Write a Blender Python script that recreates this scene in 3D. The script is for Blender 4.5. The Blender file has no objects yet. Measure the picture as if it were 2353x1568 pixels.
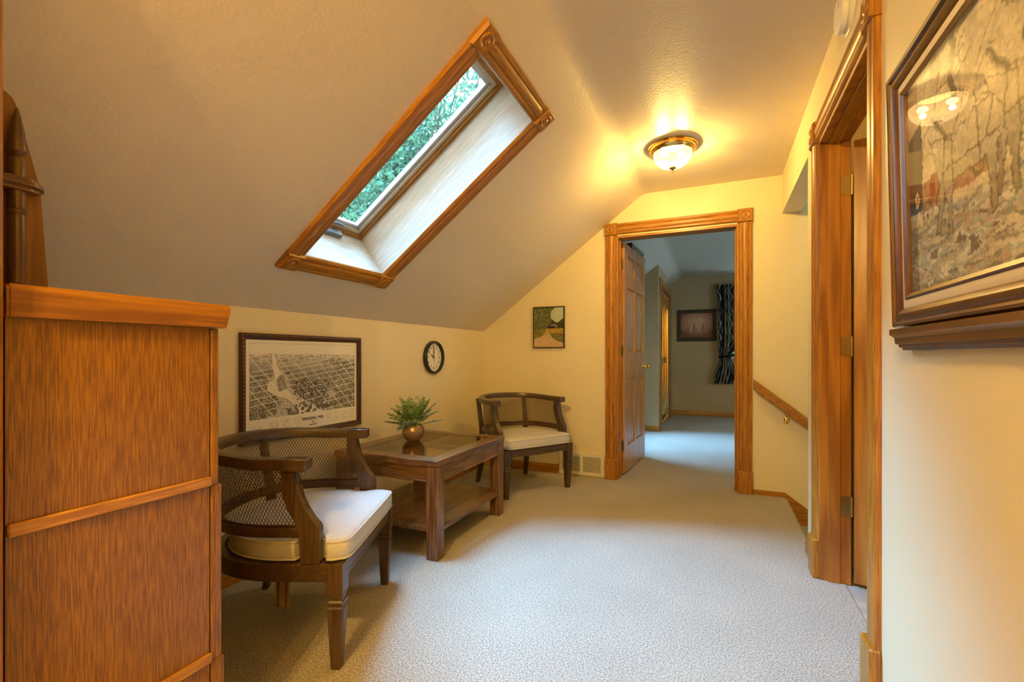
import bpy, bmesh, math, random
import numpy as np
from mathutils import Vector, Matrix

# ------------------------------------------------------------------ camera, sky, sun, exposure
SC = bpy.context.scene
COL = SC.collection
cam_d = bpy.data.cameras.new('camera')
cam = bpy.data.objects.new('camera', cam_d)
COL.objects.link(cam)
SC.camera = cam
cam_d.sensor_fit = 'HORIZONTAL'
cam_d.sensor_width = 36.0
cam_d.lens = 36.0 * 1070.0 / 2353.0
cam_d.shift_y = 32.3 / 2353.0
cam_d.clip_start = 0.02
cam.location = (0, 0, 1.06)
cam.rotation_euler = (math.pi / 2, 0, 0.41466)

W = bpy.data.worlds.new('sky')
SC.world = W
W.use_nodes = True
bg = W.node_tree.nodes['Background']
bg.inputs[0].default_value = (0.70, 0.88, 1.0, 1)
bg.inputs[1].default_value = 2.6

sun_d = bpy.data.lights.new('daylight', 'SUN')
sun_d.energy = 46.0
sun_d.color = (0.22, 0.54, 1.0)
sun_d.angle = math.radians(48)
sun = bpy.data.objects.new('daylight', sun_d)
COL.objects.link(sun)
sun.rotation_euler = Vector((-0.56, -0.05, 1.0)).to_track_quat('Z', 'Y').to_euler()

SC.view_settings.view_transform = 'Standard'
SC.view_settings.look = 'None'
SC.view_settings.gamma = 1.0
SC.view_settings.use_curve_mapping = False
SC.view_settings.exposure = 0.66
SC.cycles.max_bounces = 6
SC.cycles.diffuse_bounces = 3
SC.cycles.glossy_bounces = 3
SC.cycles.transparent_max_bounces = 10
SC.cycles.use_adaptive_sampling = True
SC.cycles.adaptive_threshold = 0.12
SC.cycles.adaptive_min_samples = 20
SC.cycles.sample_clamp_indirect = 6.0
SC.cycles.use_denoising = True
SC.cycles.caustics_reflective = False
SC.cycles.caustics_refractive = False

LAMP = (1.0, 0.69, 0.21)
P_LAMP = 19.0
rnd = random.Random(7)
nrng = np.random.default_rng(5)

# ------------------------------------------------------------------ materials
MATS = {}


def newmat(name):
    m = bpy.data.materials.new(name)
    m.use_nodes = True
    nt = m.node_tree
    b = nt.nodes['Principled BSDF']
    MATS[name] = m
    return m, nt, b


def N(nt, t, **kw):
    n = nt.nodes.new(t)
    for k, v in kw.items():
        setattr(n, k, v)
    return n


def plain(name, col, rough=0.5, metal=0.0, spec=0.5, noise=None, bump=None):
    """Plain surface with an optional low colour noise and fine relief."""
    m, nt, b = newmat(name)
    b.inputs['Base Color'].default_value = (*col, 1)
    b.inputs['Roughness'].default_value = rough
    b.inputs['Metallic'].default_value = metal
    b.inputs['Specular IOR Level'].default_value = spec
    tc = N(nt, 'ShaderNodeTexCoord')
    if noise:
        sc, amt = noise
        n = N(nt, 'ShaderNodeTexNoise')
        n.inputs['Scale'].default_value = sc
        n.inputs['Detail'].default_value = 4
        nt.links.new(tc.outputs['Object'], n.inputs['Vector'])
        r = N(nt, 'ShaderNodeValToRGB')
        r.color_ramp.elements[0].position = 0.3
        r.color_ramp.elements[1].position = 0.7
        r.color_ramp.elements[0].color = (*[c * (1 - amt) for c in col], 1)
        r.color_ramp.elements[1].color = (*[min(1, c * (1 + amt)) for c in col], 1)
        nt.links.new(n.outputs['Fac'], r.inputs['Fac'])
        nt.links.new(r.outputs['Color'], b.inputs['Base Color'])
    if bump:
        sc, st, dist = bump
        n = N(nt, 'ShaderNodeTexNoise')
        n.inputs['Scale'].default_value = sc
        n.inputs['Detail'].default_value = 1
        nt.links.new(tc.outputs['Object'], n.inputs['Vector'])
        bp = N(nt, 'ShaderNodeBump')
        bp.inputs['Strength'].default_value = st
        bp.inputs['Distance'].default_value = dist
        nt.links.new(n.outputs['Fac'], bp.inputs['Height'])
        nt.links.new(bp.outputs['Normal'], b.inputs['Normal'])
    return m


def wood(name, light, dark, d, S=150.0, along=7.0, rough=0.36, band=0.5, coat=0.12, pore=0.55):
    """Wood with fibres running along direction d (object space)."""
    m, nt, b = newmat(name)
    d = Vector(d).normalized()
    tc = N(nt, 'ShaderNodeTexCoord')
    dot = N(nt, 'ShaderNodeVectorMath', operation='DOT_PRODUCT')
    nt.links.new(tc.outputs['Object'], dot.inputs[0])
    dot.inputs[1].default_value = d

    def stretched(S, a):
        s1 = N(nt, 'ShaderNodeVectorMath', operation='SCALE')
        nt.links.new(tc.outputs['Object'], s1.inputs[0])
        s1.inputs['Scale'].default_value = S
        mul = N(nt, 'ShaderNodeMath', operation='MULTIPLY')
        nt.links.new(dot.outputs['Value'], mul.inputs[0])
        mul.inputs[1].default_value = a - S
        s2 = N(nt, 'ShaderNodeVectorMath', operation='SCALE')
        s2.inputs[0].default_value = d
        nt.links.new(mul.outputs[0], s2.inputs['Scale'])
        add = N(nt, 'ShaderNodeVectorMath', operation='ADD')
        nt.links.new(s1.outputs[0], add.inputs[0])
        nt.links.new(s2.outputs[0], add.inputs[1])
        return add.outputs[0]
    n1 = N(nt, 'ShaderNodeTexNoise')
    n1.inputs['Scale'].default_value = 1.0
    n1.inputs['Detail'].default_value = 3
    nt.links.new(stretched(S, along), n1.inputs['Vector'])
    n2 = N(nt, 'ShaderNodeTexNoise')
    n2.inputs['Scale'].default_value = 1.0
    n2.inputs['Detail'].default_value = 2
    n2.inputs['Distortion'].default_value = 0.8
    nt.links.new(stretched(S * 0.12, along * 0.22), n2.inputs['Vector'])
    # growth rings: repeat the slow noise in bands
    mr = N(nt, 'ShaderNodeMath', operation='MULTIPLY')
    nt.links.new(n2.outputs['Fac'], mr.inputs[0])
    mr.inputs[1].default_value = 9.0
    pp = N(nt, 'ShaderNodeMath', operation='PINGPONG')
    nt.links.new(mr.outputs[0], pp.inputs[0])
    pp.inputs[1].default_value = 1.0
    r1 = N(nt, 'ShaderNodeValToRGB')
    r1.color_ramp.elements[0].position = 0.36
    r1.color_ramp.elements[1].position = 0.62
    nt.links.new(n1.outputs['Fac'], r1.inputs['Fac'])
    mx = N(nt, 'ShaderNodeMix', data_type='FLOAT')
    mx.inputs[0].default_value = band
    nt.links.new(r1.outputs['Color'], mx.inputs[2])
    nt.links.new(pp.outputs[0], mx.inputs[3])
    r2 = N(nt, 'ShaderNodeValToRGB')
    r2.color_ramp.elements[0].position = 0.5 - pore * 0.55
    r2.color_ramp.elements[1].position = 0.95
    r2.color_ramp.elements[0].color = (*dark, 1)
    r2.color_ramp.elements[1].color = (*light, 1)
    nt.links.new(mx.outputs[0], r2.inputs['Fac'])
    nt.links.new(r2.outputs['Color'], b.inputs['Base Color'])
    b.inputs['Roughness'].default_value = rough
    b.inputs['Coat Weight'].default_value = coat
    b.inputs['Coat Roughness'].default_value = 0.25
    bp = N(nt, 'ShaderNodeBump')
    bp.inputs['Strength'].default_value = 0.15
    bp.inputs['Distance'].default_value = 0.0006
    nt.links.new(r1.outputs['Color'], bp.inputs['Height'])
    nt.links.new(bp.outputs['Normal'], b.inputs['Normal'])
    return m


E_S = (0.8, 0, 0.6)          # up the roof slope
OAK_L, OAK_D = (0.50, 0.215, 0.018), (0.28, 0.095, 0.005)
for ax, d in dict(x=(1, 0, 0), y=(0, 1, 0), z=(0, 0, 1), s=E_S).items():
    wood('oak_' + ax, OAK_L, OAK_D, d, S=260, along=9, band=0.35)
    wood('cabinet_oak_' + ax, (0.33, 0.140, 0.005), (0.17, 0.061, 0.002), d, S=380, along=16, band=0.2)
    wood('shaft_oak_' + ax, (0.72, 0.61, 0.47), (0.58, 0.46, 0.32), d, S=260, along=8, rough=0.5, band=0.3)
wood('plank_oak_y', (0.44, 0.18, 0.014), (0.20, 0.07, 0.010), (0, 1, 0), S=95, along=4, band=0.6)
wood('strip_oak_y', (0.58, 0.28, 0.05), (0.32, 0.13, 0.018), (0, 1, 0), S=120, along=9, band=0.4)
wood('slab_oak_z', (0.50, 0.20, 0.022), (0.29, 0.095, 0.008), (0, 0, 1), S=55, along=3.0, band=0.75)
wood('panel_oak_z', (0.64, 0.32, 0.10), (0.42, 0.18, 0.045), (0, 0, 1), S=70, along=3.5, band=0.6)  # same oak as the casings, colour lightened so the door slab looks lit
wood('shelf_pine_z', (0.27, 0.105, 0.010), (0.11, 0.040, 0.004), (0, 0, 1), S=60, along=4)
wood('spindle_pine_z', (0.17, 0.075, 0.014), (0.07, 0.028, 0.005), (0, 0, 1), S=80, along=6)
wood('shelf_pine_y', (0.26, 0.13, 0.035), (0.11, 0.05, 0.012), (0, 1, 0), S=90, along=6)
for ax, d in dict(x=(1, 0, 0), y=(0, 1, 0), z=(0, 0, 1)).items():
    wood('chair_walnut_' + ax, (0.095, 0.050, 0.021), (0.052, 0.026, 0.010), d, S=140, along=8, band=0.3, rough=0.34, coat=0.3)
    wood('table_oak_' + ax, (0.24, 0.115, 0.045), (0.085, 0.037, 0.013), d, S=110, along=6, band=0.5, rough=0.3, coat=0.35)
    wood('frame_walnut_' + ax, (0.17, 0.065, 0.016), (0.075, 0.026, 0.006), d, S=90, along=6, rough=0.25, coat=0.5)
    wood('frame_mahogany_' + ax, (0.085, 0.026, 0.013), (0.035, 0.011, 0.006), d, S=120, along=8, rough=0.3, coat=0.4)
    wood('frame_rustic_' + ax, (0.085, 0.055, 0.035), (0.03, 0.018, 0.011), d, S=80, along=6, rough=0.7, coat=0.0)

WALLC = (0.81, 0.69, 0.44)
plain('wall_paint', WALLC, 0.42, 0, 0.45, bump=(130, 0.12, 0.002))
plain('ceiling_paint', (0.80, 0.685, 0.51), 0.38, 0, 0.45, bump=(95, 0.30, 0.003))
plain('bedroom_paint', (0.50, 0.375, 0.20), 0.6, 0, 0.3, bump=(120, 0.1, 0.002))
plain('bedroom_ceiling', (0.62, 0.59, 0.50), 0.6, 0, 0.3, bump=(120, 0.1, 0.002))
plain('bath_paint', (0.80, 0.62, 0.36), 0.5)
plain('white_plastic', (0.80, 0.76, 0.70), 0.4)
plain('dark_plastic', (0.02, 0.02, 0.02), 0.3)
plain('slot_dark', (0.02, 0.016, 0.012), 0.8)
plain('register_enamel', (0.76, 0.69, 0.53), 0.4)
plain('brass', (0.86, 0.58, 0.18), 0.16, 1.0)
plain('old_brass', (0.46, 0.33, 0.12), 0.32, 1.0)
plain('steel_grey', (0.20, 0.22, 0.24), 0.4, 0.4)
plain('aluminium', (0.62, 0.66, 0.70), 0.35, 0.6)
plain('cushion_fabric', (0.56, 0.53, 0.48), 0.55, 0, 0.4, noise=(60, 0.05), bump=(500, 0.25, 0.001))
plain('cushion_piping', (0.60, 0.53, 0.44), 0.6, 0, 0.4)
plain('cane', (0.115, 0.064, 0.028), 0.5, 0, 0.4, noise=(40, 0.25))
plain('webbing', (0.34, 0.21, 0.085), 0.9, 0, 0.1, noise=(300, 0.25))
plain('webbing_thread', (0.02, 0.014, 0.01), 0.9, 0, 0.1)
plain('bronze_glaze', (0.34, 0.21, 0.115), 0.34, 0.55, noise=(25, 0.18))
plain('soil', (0.04, 0.028, 0.018), 0.95, 0, 0.1, noise=(90, 0.4))
plain('clock_face', (0.86, 0.82, 0.72), 0.5)
plain('ink', (0.03, 0.024, 0.018), 0.6)
plain('mat_cream', (0.74, 0.64, 0.50), 0.8, 0, 0.2)
plain('gold_bead', (0.42, 0.16, 0.06), 0.35, 0.4)
plain('bark', (0.10, 0.085, 0.07), 0.9, noise=(20, 0.4))
plain('vinyl', (0.46, 0.42, 0.35), 0.3, noise=(9, 0.25))
plain('black_frame', (0.035, 0.02, 0.012), 0.4)
plain('book_blue', (0.10, 0.19, 0.30), 0.6)
plain('book_dark', (0.06, 0.03, 0.03), 0.6)
plain('mirror', (0.34, 0.33, 0.26), 0.08, 1.0)


def carpet_mat():
    m, nt, b = newmat('carpet')
    tc = N(nt, 'ShaderNodeTexCoord')
    n = N(nt, 'ShaderNodeTexNoise')
    n.inputs['Scale'].default_value = 170
    n.inputs['Detail'].default_value = 2.5
    n.inputs['Roughness'].default_value = 0.75
    nt.links.new(tc.outputs['Object'], n.inputs['Vector'])
    r = N(nt, 'ShaderNodeValToRGB')
    r.color_ramp.elements[0].position = 0.36
    r.color_ramp.elements[1].position = 0.64
    r.color_ramp.elements[0].color = (0.20, 0.158, 0.110, 1)
    r.color_ramp.elements[1].color = (0.63, 0.55, 0.435, 1)
    nt.links.new(n.outputs['Fac'], r.inputs['Fac'])
    n3 = N(nt, 'ShaderNodeTexNoise')
    n3.inputs['Scale'].default_value = 2.2
    n3.inputs['Detail'].default_value = 2
    nt.links.new(tc.outputs['Object'], n3.inputs['Vector'])
    mr = N(nt, 'ShaderNodeMapRange')
    mr.inputs['From Min'].default_value = 0.3
    mr.inputs['From Max'].default_value = 0.7
    mr.inputs['To Min'].default_value = 0.92
    mr.inputs['To Max'].default_value = 1.04
    nt.links.new(n3.outputs['Fac'], mr.inputs['Value'])
    mm = N(nt, 'ShaderNodeMix', data_type='RGBA', blend_type='MULTIPLY')
    mm.inputs[0].default_value = 1
    nt.links.new(r.outputs['Color'], mm.inputs[6])
    nt.links.new(mr.outputs['Result'], mm.inputs[7])
    nt.links.new(mm.outputs[2], b.inputs['Base Color'])
    b.inputs['Roughness'].default_value = 0.95
    b.inputs['Specular IOR Level'].default_value = 0.1
    b.inputs['Sheen Weight'].default_value = 0.15
    bp = N(nt, 'ShaderNodeBump')
    bp.inputs['Strength'].default_value = 0.7
    bp.inputs['Distance'].default_value = 0.006
    nt.links.new(n.outputs['Fac'], bp.inputs['Height'])
    nt.links.new(bp.outputs['Normal'], b.inputs['Normal'])


carpet_mat()


def thin_glass(name, tint=(1, 1, 1), refl=1.0, rough=0.0):
    """Thin window pane: lets light straight through and mirrors by Fresnel."""
    m, nt, b = newmat(name)
    nt.nodes.remove(b)
    out = nt.nodes['Material Output']
    tr = N(nt, 'ShaderNodeBsdfTransparent')
    tr.inputs[0].default_value = (*tint, 1)
    gl = N(nt, 'ShaderNodeBsdfGlossy')
    gl.inputs['Roughness'].default_value = rough
    fr = N(nt, 'ShaderNodeLayerWeight')
    fr.inputs['Blend'].default_value = 0.5
    pw = N(nt, 'ShaderNodeMath', operation='POWER')
    nt.links.new(fr.outputs['Facing'], pw.inputs[0])
    pw.inputs[1].default_value = 5.0
    mu = N(nt, 'ShaderNodeMath', operation='MULTIPLY_ADD')
    mu.use_clamp = True
    nt.links.new(pw.outputs[0], mu.inputs[0])
    mu.inputs[1].default_value = 0.9 * refl
    mu.inputs[2].default_value = 0.035 * refl
    mx = N(nt, 'ShaderNodeMixShader')
    nt.links.new(mu.outputs[0], mx.inputs[0])
    nt.links.new(tr.outputs[0], mx.inputs[1])
    nt.links.new(gl.outputs[0], mx.inputs[2])
    nt.links.new(mx.outputs[0], out.inputs['Surface'])


thin_glass('window_glass', (0.96, 0.99, 1.0))
thin_glass('table_glass', (0.92, 0.87, 0.78), 0.8)
thin_glass('picture_glass', (1, 1, 1), 0.5)
thin_glass('dull_glass', (1, 1, 1), 0.12, 0.15)


def lamp_glass():
    m, nt, b = newmat('lamp_glass')
    nt.nodes.remove(b)
    out = nt.nodes['Material Output']
    tr = N(nt, 'ShaderNodeBsdfTransparent')
    tr.inputs[0].default_value = (1, 0.95, 0.85, 1)
    em = N(nt, 'ShaderNodeEmission')
    em.inputs[0].default_value = (1.0, 0.70, 0.27, 1)
    em.inputs[1].default_value = 3.5
    gl = N(nt, 'ShaderNodeBsdfGlossy')
    gl.inputs['Roughness'].default_value = 0.1
    m1 = N(nt, 'ShaderNodeMixShader')
    m1.inputs[0].default_value = 0.42
    nt.links.new(tr.outputs[0], m1.inputs[1])
    nt.links.new(em.outputs[0], m1.inputs[2])
    m2 = N(nt, 'ShaderNodeMixShader')
    m2.inputs[0].default_value = 0.05
    nt.links.new(m1.outputs[0], m2.inputs[1])
    nt.links.new(gl.outputs[0], m2.inputs[2])
    nt.links.new(m2.outputs[0], out.inputs['Surface'])


lamp_glass()


def emit(name, col, s):
    m, nt, b = newmat(name)
    b.inputs['Base Color'].default_value = (*col, 1)
    b.inputs['Emission Color'].default_value = (*col, 1)
    b.inputs['Emission Strength'].default_value = s


emit('bulb_glow', (1.0, 0.72, 0.32), 14.0)
for k in ('bulb_glow', 'lamp_glass'):
    MATS[k].cycles.emission_sampling = 'NONE'


def leaf_mat(name, c1, c2, trans=0.45, scale=6):
    m, nt, b = newmat(name)
    tc = N(nt, 'ShaderNodeTexCoord')
    n = N(nt, 'ShaderNodeTexNoise')
    n.inputs['Scale'].default_value = scale
    nt.links.new(tc.outputs['Object'], n.inputs['Vector'])
    r = N(nt, 'ShaderNodeValToRGB')
    r.color_ramp.elements[0].position = 0.35
    r.color_ramp.elements[1].position = 0.65
    r.color_ramp.elements[0].color = (*c1, 1)
    r.color_ramp.elements[1].color = (*c2, 1)
    nt.links.new(n.outputs['Fac'], r.inputs['Fac'])
    nt.links.new(r.outputs['Color'], b.inputs['Base Color'])
    b.inputs['Roughness'].default_value = 0.5
    tl = N(nt, 'ShaderNodeBsdfTranslucent')
    nt.links.new(r.outputs['Color'], tl.inputs[0])
    mx = N(nt, 'ShaderNodeMixShader')
    mx.inputs[0].default_value = trans
    out = nt.nodes['Material Output']
    nt.links.new(b.outputs[0], mx.inputs[1])
    nt.links.new(tl.outputs[0], mx.inputs[2])
    nt.links.new(mx.outputs[0], out.inputs['Surface'])


leaf_mat('tree_leaf', (0.035, 0.115, 0.055), (0.12, 0.25, 0.13))
leaf_mat('fern_leaf', (0.17, 0.31, 0.05), (0.36, 0.52, 0.19), 0.3, 18)
leaf_mat('frond_pale', (0.26, 0.46, 0.34), (0.44, 0.62, 0.52), 0.3, 25)


def print_mat():
    m, nt, b = newmat('printed_paper')
    a = N(nt, 'ShaderNodeAttribute')
    a.attribute_name = 'ink'
    nt.links.new(a.outputs['Color'], b.inputs['Base Color'])
    b.inputs['Roughness'].default_value = 0.7
    b.inputs['Specular IOR Level'].default_value = 0.2


print_mat()


def curtain_mat():
    """Woven blanket print: dark ground with zig-zag bands, cream stripes and teal diamonds."""
    m, nt, b = newmat('curtain_print')
    uv = N(nt, 'ShaderNodeAttribute')
    uv.attribute_name = 'ink'
    nt.links.new(uv.outputs['Color'], b.inputs['Base Color'])
    b.inputs['Roughness'].default_value = 0.9


curtain_mat()

# ------------------------------------------------------------------ mesh helpers
def finish(name, bm, mat, parent=None, smooth=None, kind=None):
    bmesh.ops.remove_doubles(bm, verts=bm.verts, dist=1e-6)
    bmesh.ops.recalc_face_normals(bm, faces=bm.faces)
    me = bpy.data.meshes.new(name)
    bm.to_mesh(me)
    bm.free()
    return link(name, me, mat, parent, smooth, kind)


def link(name, me, mat, parent=None, smooth=None, kind=None):
    me.materials.append(MATS[mat])
    if smooth is not None:
        me.shade_smooth()
        me.set_sharp_from_angle(angle=math.radians(smooth))
    o = bpy.data.objects.new(name, me)
    COL.objects.link(o)
    if parent is not None:
        o.parent = parent
    if kind:
        o['kind'] = kind
    return o


def tag(o, label, cat, group=None):
    o['label'] = label
    o['category'] = cat
    if group:
        o['group'] = group
    return o


def thing(name, label, cat, loc=(0, 0, 0), rz=0.0, group=None, kind=None):
    o = bpy.data.objects.new(name, None)
    o.empty_display_size = 0.05
    COL.objects.link(o)
    o.location = loc
    o.rotation_euler = (0, 0, rz)
    if kind == 'structure':
        o['kind'] = kind
        o['label'] = label
        o['category'] = cat
    else:
        tag(o, label, cat, group)
    return o


def world_child(o):
    """Child meshes are written in world coordinates: undo the parent's transform."""
    p = o.parent
    if p is not None:
        mw = Matrix.LocRotScale(p.location, p.rotation_euler, None)
        o.matrix_parent_inverse = mw.inverted()
    return o


def box(bm, x0, x1, y0, y1, z0, z1, bev=0.0, seg=1):
    r = bmesh.ops.create_cube(bm, size=1.0)
    vs = r['verts']
    for v in vs:
        v.co = Vector(((x0 + x1) / 2 + v.co.x * (x1 - x0), (y0 + y1) / 2 + v.co.y * (y1 - y0), (z0 + z1) / 2 + v.co.z * (z1 - z0)))
    if bev > 0:
        es = list({e for v in vs for e in v.link_edges})
        bmesh.ops.bevel(bm, geom=es, offset=bev, segments=seg, affect='EDGES', profile=0.5)


def bx(name, mat, parent, x0, x1, y0, y1, z0, z1, bev=0.0, kind=None, seg=1):
    bm = bmesh.new()
    box(bm, x0, x1, y0, y1, z0, z1, bev, seg)
    o = finish(name, bm, mat, parent, 35 if bev else None, kind)
    return world_child(o) if parent is not None else o


def poly_prism(bm, pts, fn, c0, c1):
    """Closed polygon pts [(a,b)] extruded from c0 to c1, mapped by fn(a,b,c)."""
    A = [bm.verts.new(fn(a, b, c0)) for a, b in pts]
    B = [bm.verts.new(fn(a, b, c1)) for a, b in pts]
    n = len(pts)
    bm.faces.new(A)
    bm.faces.new(B[::-1])
    for i in range(n):
        bm.faces.new((A[i], B[i], B[(i + 1) % n], A[(i + 1) % n]))


def tube(bm, path, r, n=8, cap=True, radii=None):
    path = [Vector(p) for p in path]
    rings = []
    up = Vector((0, 0, 1))
    for i, p in enumerate(path):
        t = (path[min(i + 1, len(path) - 1)] - path[max(i - 1, 0)]).normalized()
        u = t.cross(up)
        if u.length < 1e-3:
            u = t.cross(Vector((1, 0, 0)))
        u.normalize()
        v = u.cross(t).normalized()
        rr = radii[i] if radii else r
        rings.append([bm.verts.new(p + (u * math.cos(2 * math.pi * k / n) + v * math.sin(2 * math.pi * k / n)) * rr) for k in range(n)])
    for a, b in zip(rings, rings[1:]):
        for k in range(n):
            bm.faces.new((a[k], a[(k + 1) % n], b[(k + 1) % n], b[k]))
    if cap:
        bm.faces.new(rings[0][::-1])
        bm.faces.new(rings[-1])


def closed_tube(bm, path, r, n=6):
    path = [Vector(p) for p in path]
    m = len(path)
    rings = []
    for i, p in enumerate(path):
        t = (path[(i + 1) % m] - path[i - 1]).normalized()
        u = t.cross(Vector((0, 0, 1))).normalized()
        v = u.cross(t)
        rings.append([bm.verts.new(p + (u * math.cos(2 * math.pi * k / n) + v * math.sin(2 * math.pi * k / n)) * r) for k in range(n)])
    for i in range(m):
        a, b = rings[i], rings[(i + 1) % m]
        for k in range(n):
            bm.faces.new((a[k], a[(k + 1) % n], b[(k + 1) % n], b[k]))


def lathe(bm, prof, fn=lambda x, y, z: (x, y, z), n=48, rib=None):
    """Revolve prof [(r,z)] round the z axis; fn places it."""
    rings = []
    for r, z in prof:
        if r < 1e-6:
            rings.append([bm.verts.new(fn(0, 0, z))])
        else:
            rings.append([])
            for k in range(n):
                a = 2 * math.pi * k / n
                rr = r * (1 + (rib if (rib and k % 2) else 0))
                rings[-1].append(bm.verts.new(fn(rr * math.cos(a), rr * math.sin(a), z)))
    for a, b in zip(rings, rings[1:]):
        if len(a) == 1 and len(b) == 1:
            continue
        for k in range(n):
            k2 = (k + 1) % n
            if len(a) == 1:
                bm.faces.new((a[0], b[k2], b[k]))
            elif len(b) == 1:
                bm.faces.new((a[k], a[k2], b[0]))
            else:
                bm.faces.new((a[k], a[k2], b[k2], b[k]))


def sweep(bm, prof, p0, p1, across, out, m0=0.0, m1=0.0):
    """Straight moulding: prof [(w,h)], w along `across`, h along `out`; m0/m1 mitre slopes."""
    p0, p1, across, out = Vector(p0), Vector(p1), Vector(across), Vector(out)
    d = (p1 - p0).normalized()
    A = [bm.verts.new(p0 + across * w + out * h + d * (w * m0)) for w, h in prof]
    B = [bm.verts.new(p1 + across * w + out * h - d * (w * m1)) for w, h in prof]
    n = len(prof)
    bm.faces.new(A)
    bm.faces.new(B[::-1])
    for i in range(n):
        bm.faces.new((A[i], B[i], B[(i + 1) % n], A[(i + 1) % n]))


def text_mesh(s, size, extrude=0.0005):
    cu = bpy.data.curves.new('lettering', 'FONT')
    cu.body = s
    cu.size = size
    cu.extrude = extrude
    cu.align_x = 'CENTER'
    cu.align_y = 'CENTER'
    cu.resolution_u = 3
    o = bpy.data.objects.new('lettering_tmp', cu)
    COL.objects.link(o)
    dg = bpy.context.evaluated_depsgraph_get()
    me = bpy.data.meshes.new_from_object(o.evaluated_get(dg))
    bpy.data.objects.remove(o)
    bpy.data.curves.remove(cu)
    me.materials.clear()
    return me


def place_text(name, s, size, origin, right, up, parent, mat='ink'):
    me = text_mesh(s, size)
    r, u = Vector(right).normalized(), Vector(up).normalized()
    M = Matrix((r, u, r.cross(u))).transposed().to_4x4()
    M.translation = Vector(origin)
    me.transform(M)
    return world_child(link(name, me, mat, parent))


def print_grid(name, img, o0, U, V, parent, mat='printed_paper', warp=None):
    """Flat print: image rows top to bottom, laid on the rectangle o0 + u*U + v*V (v up)."""
    h, w = img.shape[:2]
    u = np.linspace(0, 1, w)
    v = np.linspace(1, 0, h)
    uu, vv = np.meshgrid(u, v)
    P = np.array(o0)[None, None, :] + uu[..., None] * np.array(U) + vv[..., None] * np.array(V)
    if warp is not None:
        P = warp(P, uu, vv)
    idx = np.arange(h * w).reshape(h, w)
    F = np.stack([idx[:-1, :-1], idx[1:, :-1], idx[1:, 1:], idx[:-1, 1:]], -1).reshape(-1, 4)
    me = bpy.data.meshes.new(name)
    me.from_pydata(P.reshape(-1, 3).tolist(), [], F.tolist())
    at = me.color_attributes.new('ink', 'FLOAT_COLOR', 'POINT')
    c = np.ones((h * w, 4), dtype=np.float32)
    c[:, :3] = np.clip(img.reshape(-1, 3), 0, 1)
    at.data.foreach_set('color', c.ravel())
    return world_child(link(name, me, mat, parent, 180 if warp else None))


def vnoise(h, w, s, seed):
    r = np.random.default_rng(seed)
    gh, gw = int(h / s) + 3, int(w / s) + 3
    g = r.random((gh, gw))
    y = np.arange(h) / s
    x = np.arange(w) / s
    yi, xi = y.astype(int), x.astype(int)
    fy, fx = (y - yi)[:, None], (x - xi)[None, :]
    fy, fx = fy * fy * (3 - 2 * fy), fx * fx * (3 - 2 * fx)
    a = g[yi][:, xi]
    b = g[yi][:, xi + 1]
    c = g[yi + 1][:, xi]
    d = g[yi + 1][:, xi + 1]
    return (a * (1 - fx) + b * fx) * (1 - fy) + (c * (1 - fx) + d * fx) * fy


def fnoise(h, w, s, seed, o=3):
    t, a, k = 0, 1.0, 0
    for i in range(o):
        t = t + a * vnoise(h, w, max(1.0, s / 2 ** i), seed + i)
        k += a
        a *= 0.6
    return t / k


def seg_dist(X, Y, x0, y0, x1, y1):
    dx, dy = x1 - x0, y1 - y0
    t = np.clip(((X - x0) * dx + (Y - y0) * dy) / (dx * dx + dy * dy + 1e-9), 0, 1)
    return np.hypot(X - x0 - t * dx, Y - y0 - t * dy)


def inpoly(X, Y, pts):
    c = np.zeros(X.shape, bool)
    j = len(pts) - 1
    for i in range(len(pts)):
        xi, yi = pts[i]
        xj, yj = pts[j]
        c ^= ((yi > Y) != (yj > Y)) & (X < (xj - xi) * (Y - yi) / (yj - yi + 1e-12) + xi)
        j = i
    return c


# ------------------------------------------------------------------ room measures
XL, XR, YF, ZC = -2.055, 0.445, 3.994, 2.405
KN = 1.288                       # knee wall height
WT = 0.116                       # wall thickness
YB0, YB1 = YF + WT, 8.75         # bedroom
YN0, YN1 = 0.255, 0.362          # near wall
YBACK = -2.4
X_SK0, X_SK1 = 1.7425, 0.826     # skylight opening (minus x)
SK_Y0, SK_Y1 = 1.574, 2.130


def slope_z(x, off=0.0):
    return KN + off + 0.75 * (x - XL)


# ------------------------------------------------------------------ floors
bm = bmesh.new()
for a in ((XL, XR, YBACK, YB1), (XR, XR + 0.097, 1.70, 2.70), (XR, 2.6, YF + 0.05, YB1), (XR, 0.462, 2.70, YF)):
    box(bm, a[0], a[1], a[2], a[3], -0.12, 0.0)
tube(bm, [(0.462, 2.92, -0.018), (0.462, YF, -0.018)], 0.018, 10)
floor = finish('floor', bm, 'carpet', None, None, 'structure')
tag(floor, 'speckled beige cut-pile carpet running down the hall into the bedroom', 'carpet')
o = bx('floor_bathroom', 'vinyl', None, XR + 0.095, 2.2, 0.7, 2.83, -0.12, -0.006, kind='structure')
tag(o, 'marbled grey vinyl floor inside the right-hand doorway', 'floor')
stairs = thing('staircase', 'carpeted stairs dropping away to the right beside the handrail', 'stairs', (0.47, 3.4, 0), kind='structure')
for k in range(4):
    x = 0.47 + 0.26 * k
    bx('step', 'carpet', stairs, x - 0.01, x + 0.29, 2.917, YF - 0.004, -0.19 * (k + 1) - 0.10, -0.19 * (k + 1), 0.015)
    bx('riser', 'carpet', stairs, x - 0.012, x + 0.004, 2.917, YF - 0.004, -0.19 * (k + 1), -0.19 * k - 0.02)

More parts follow.
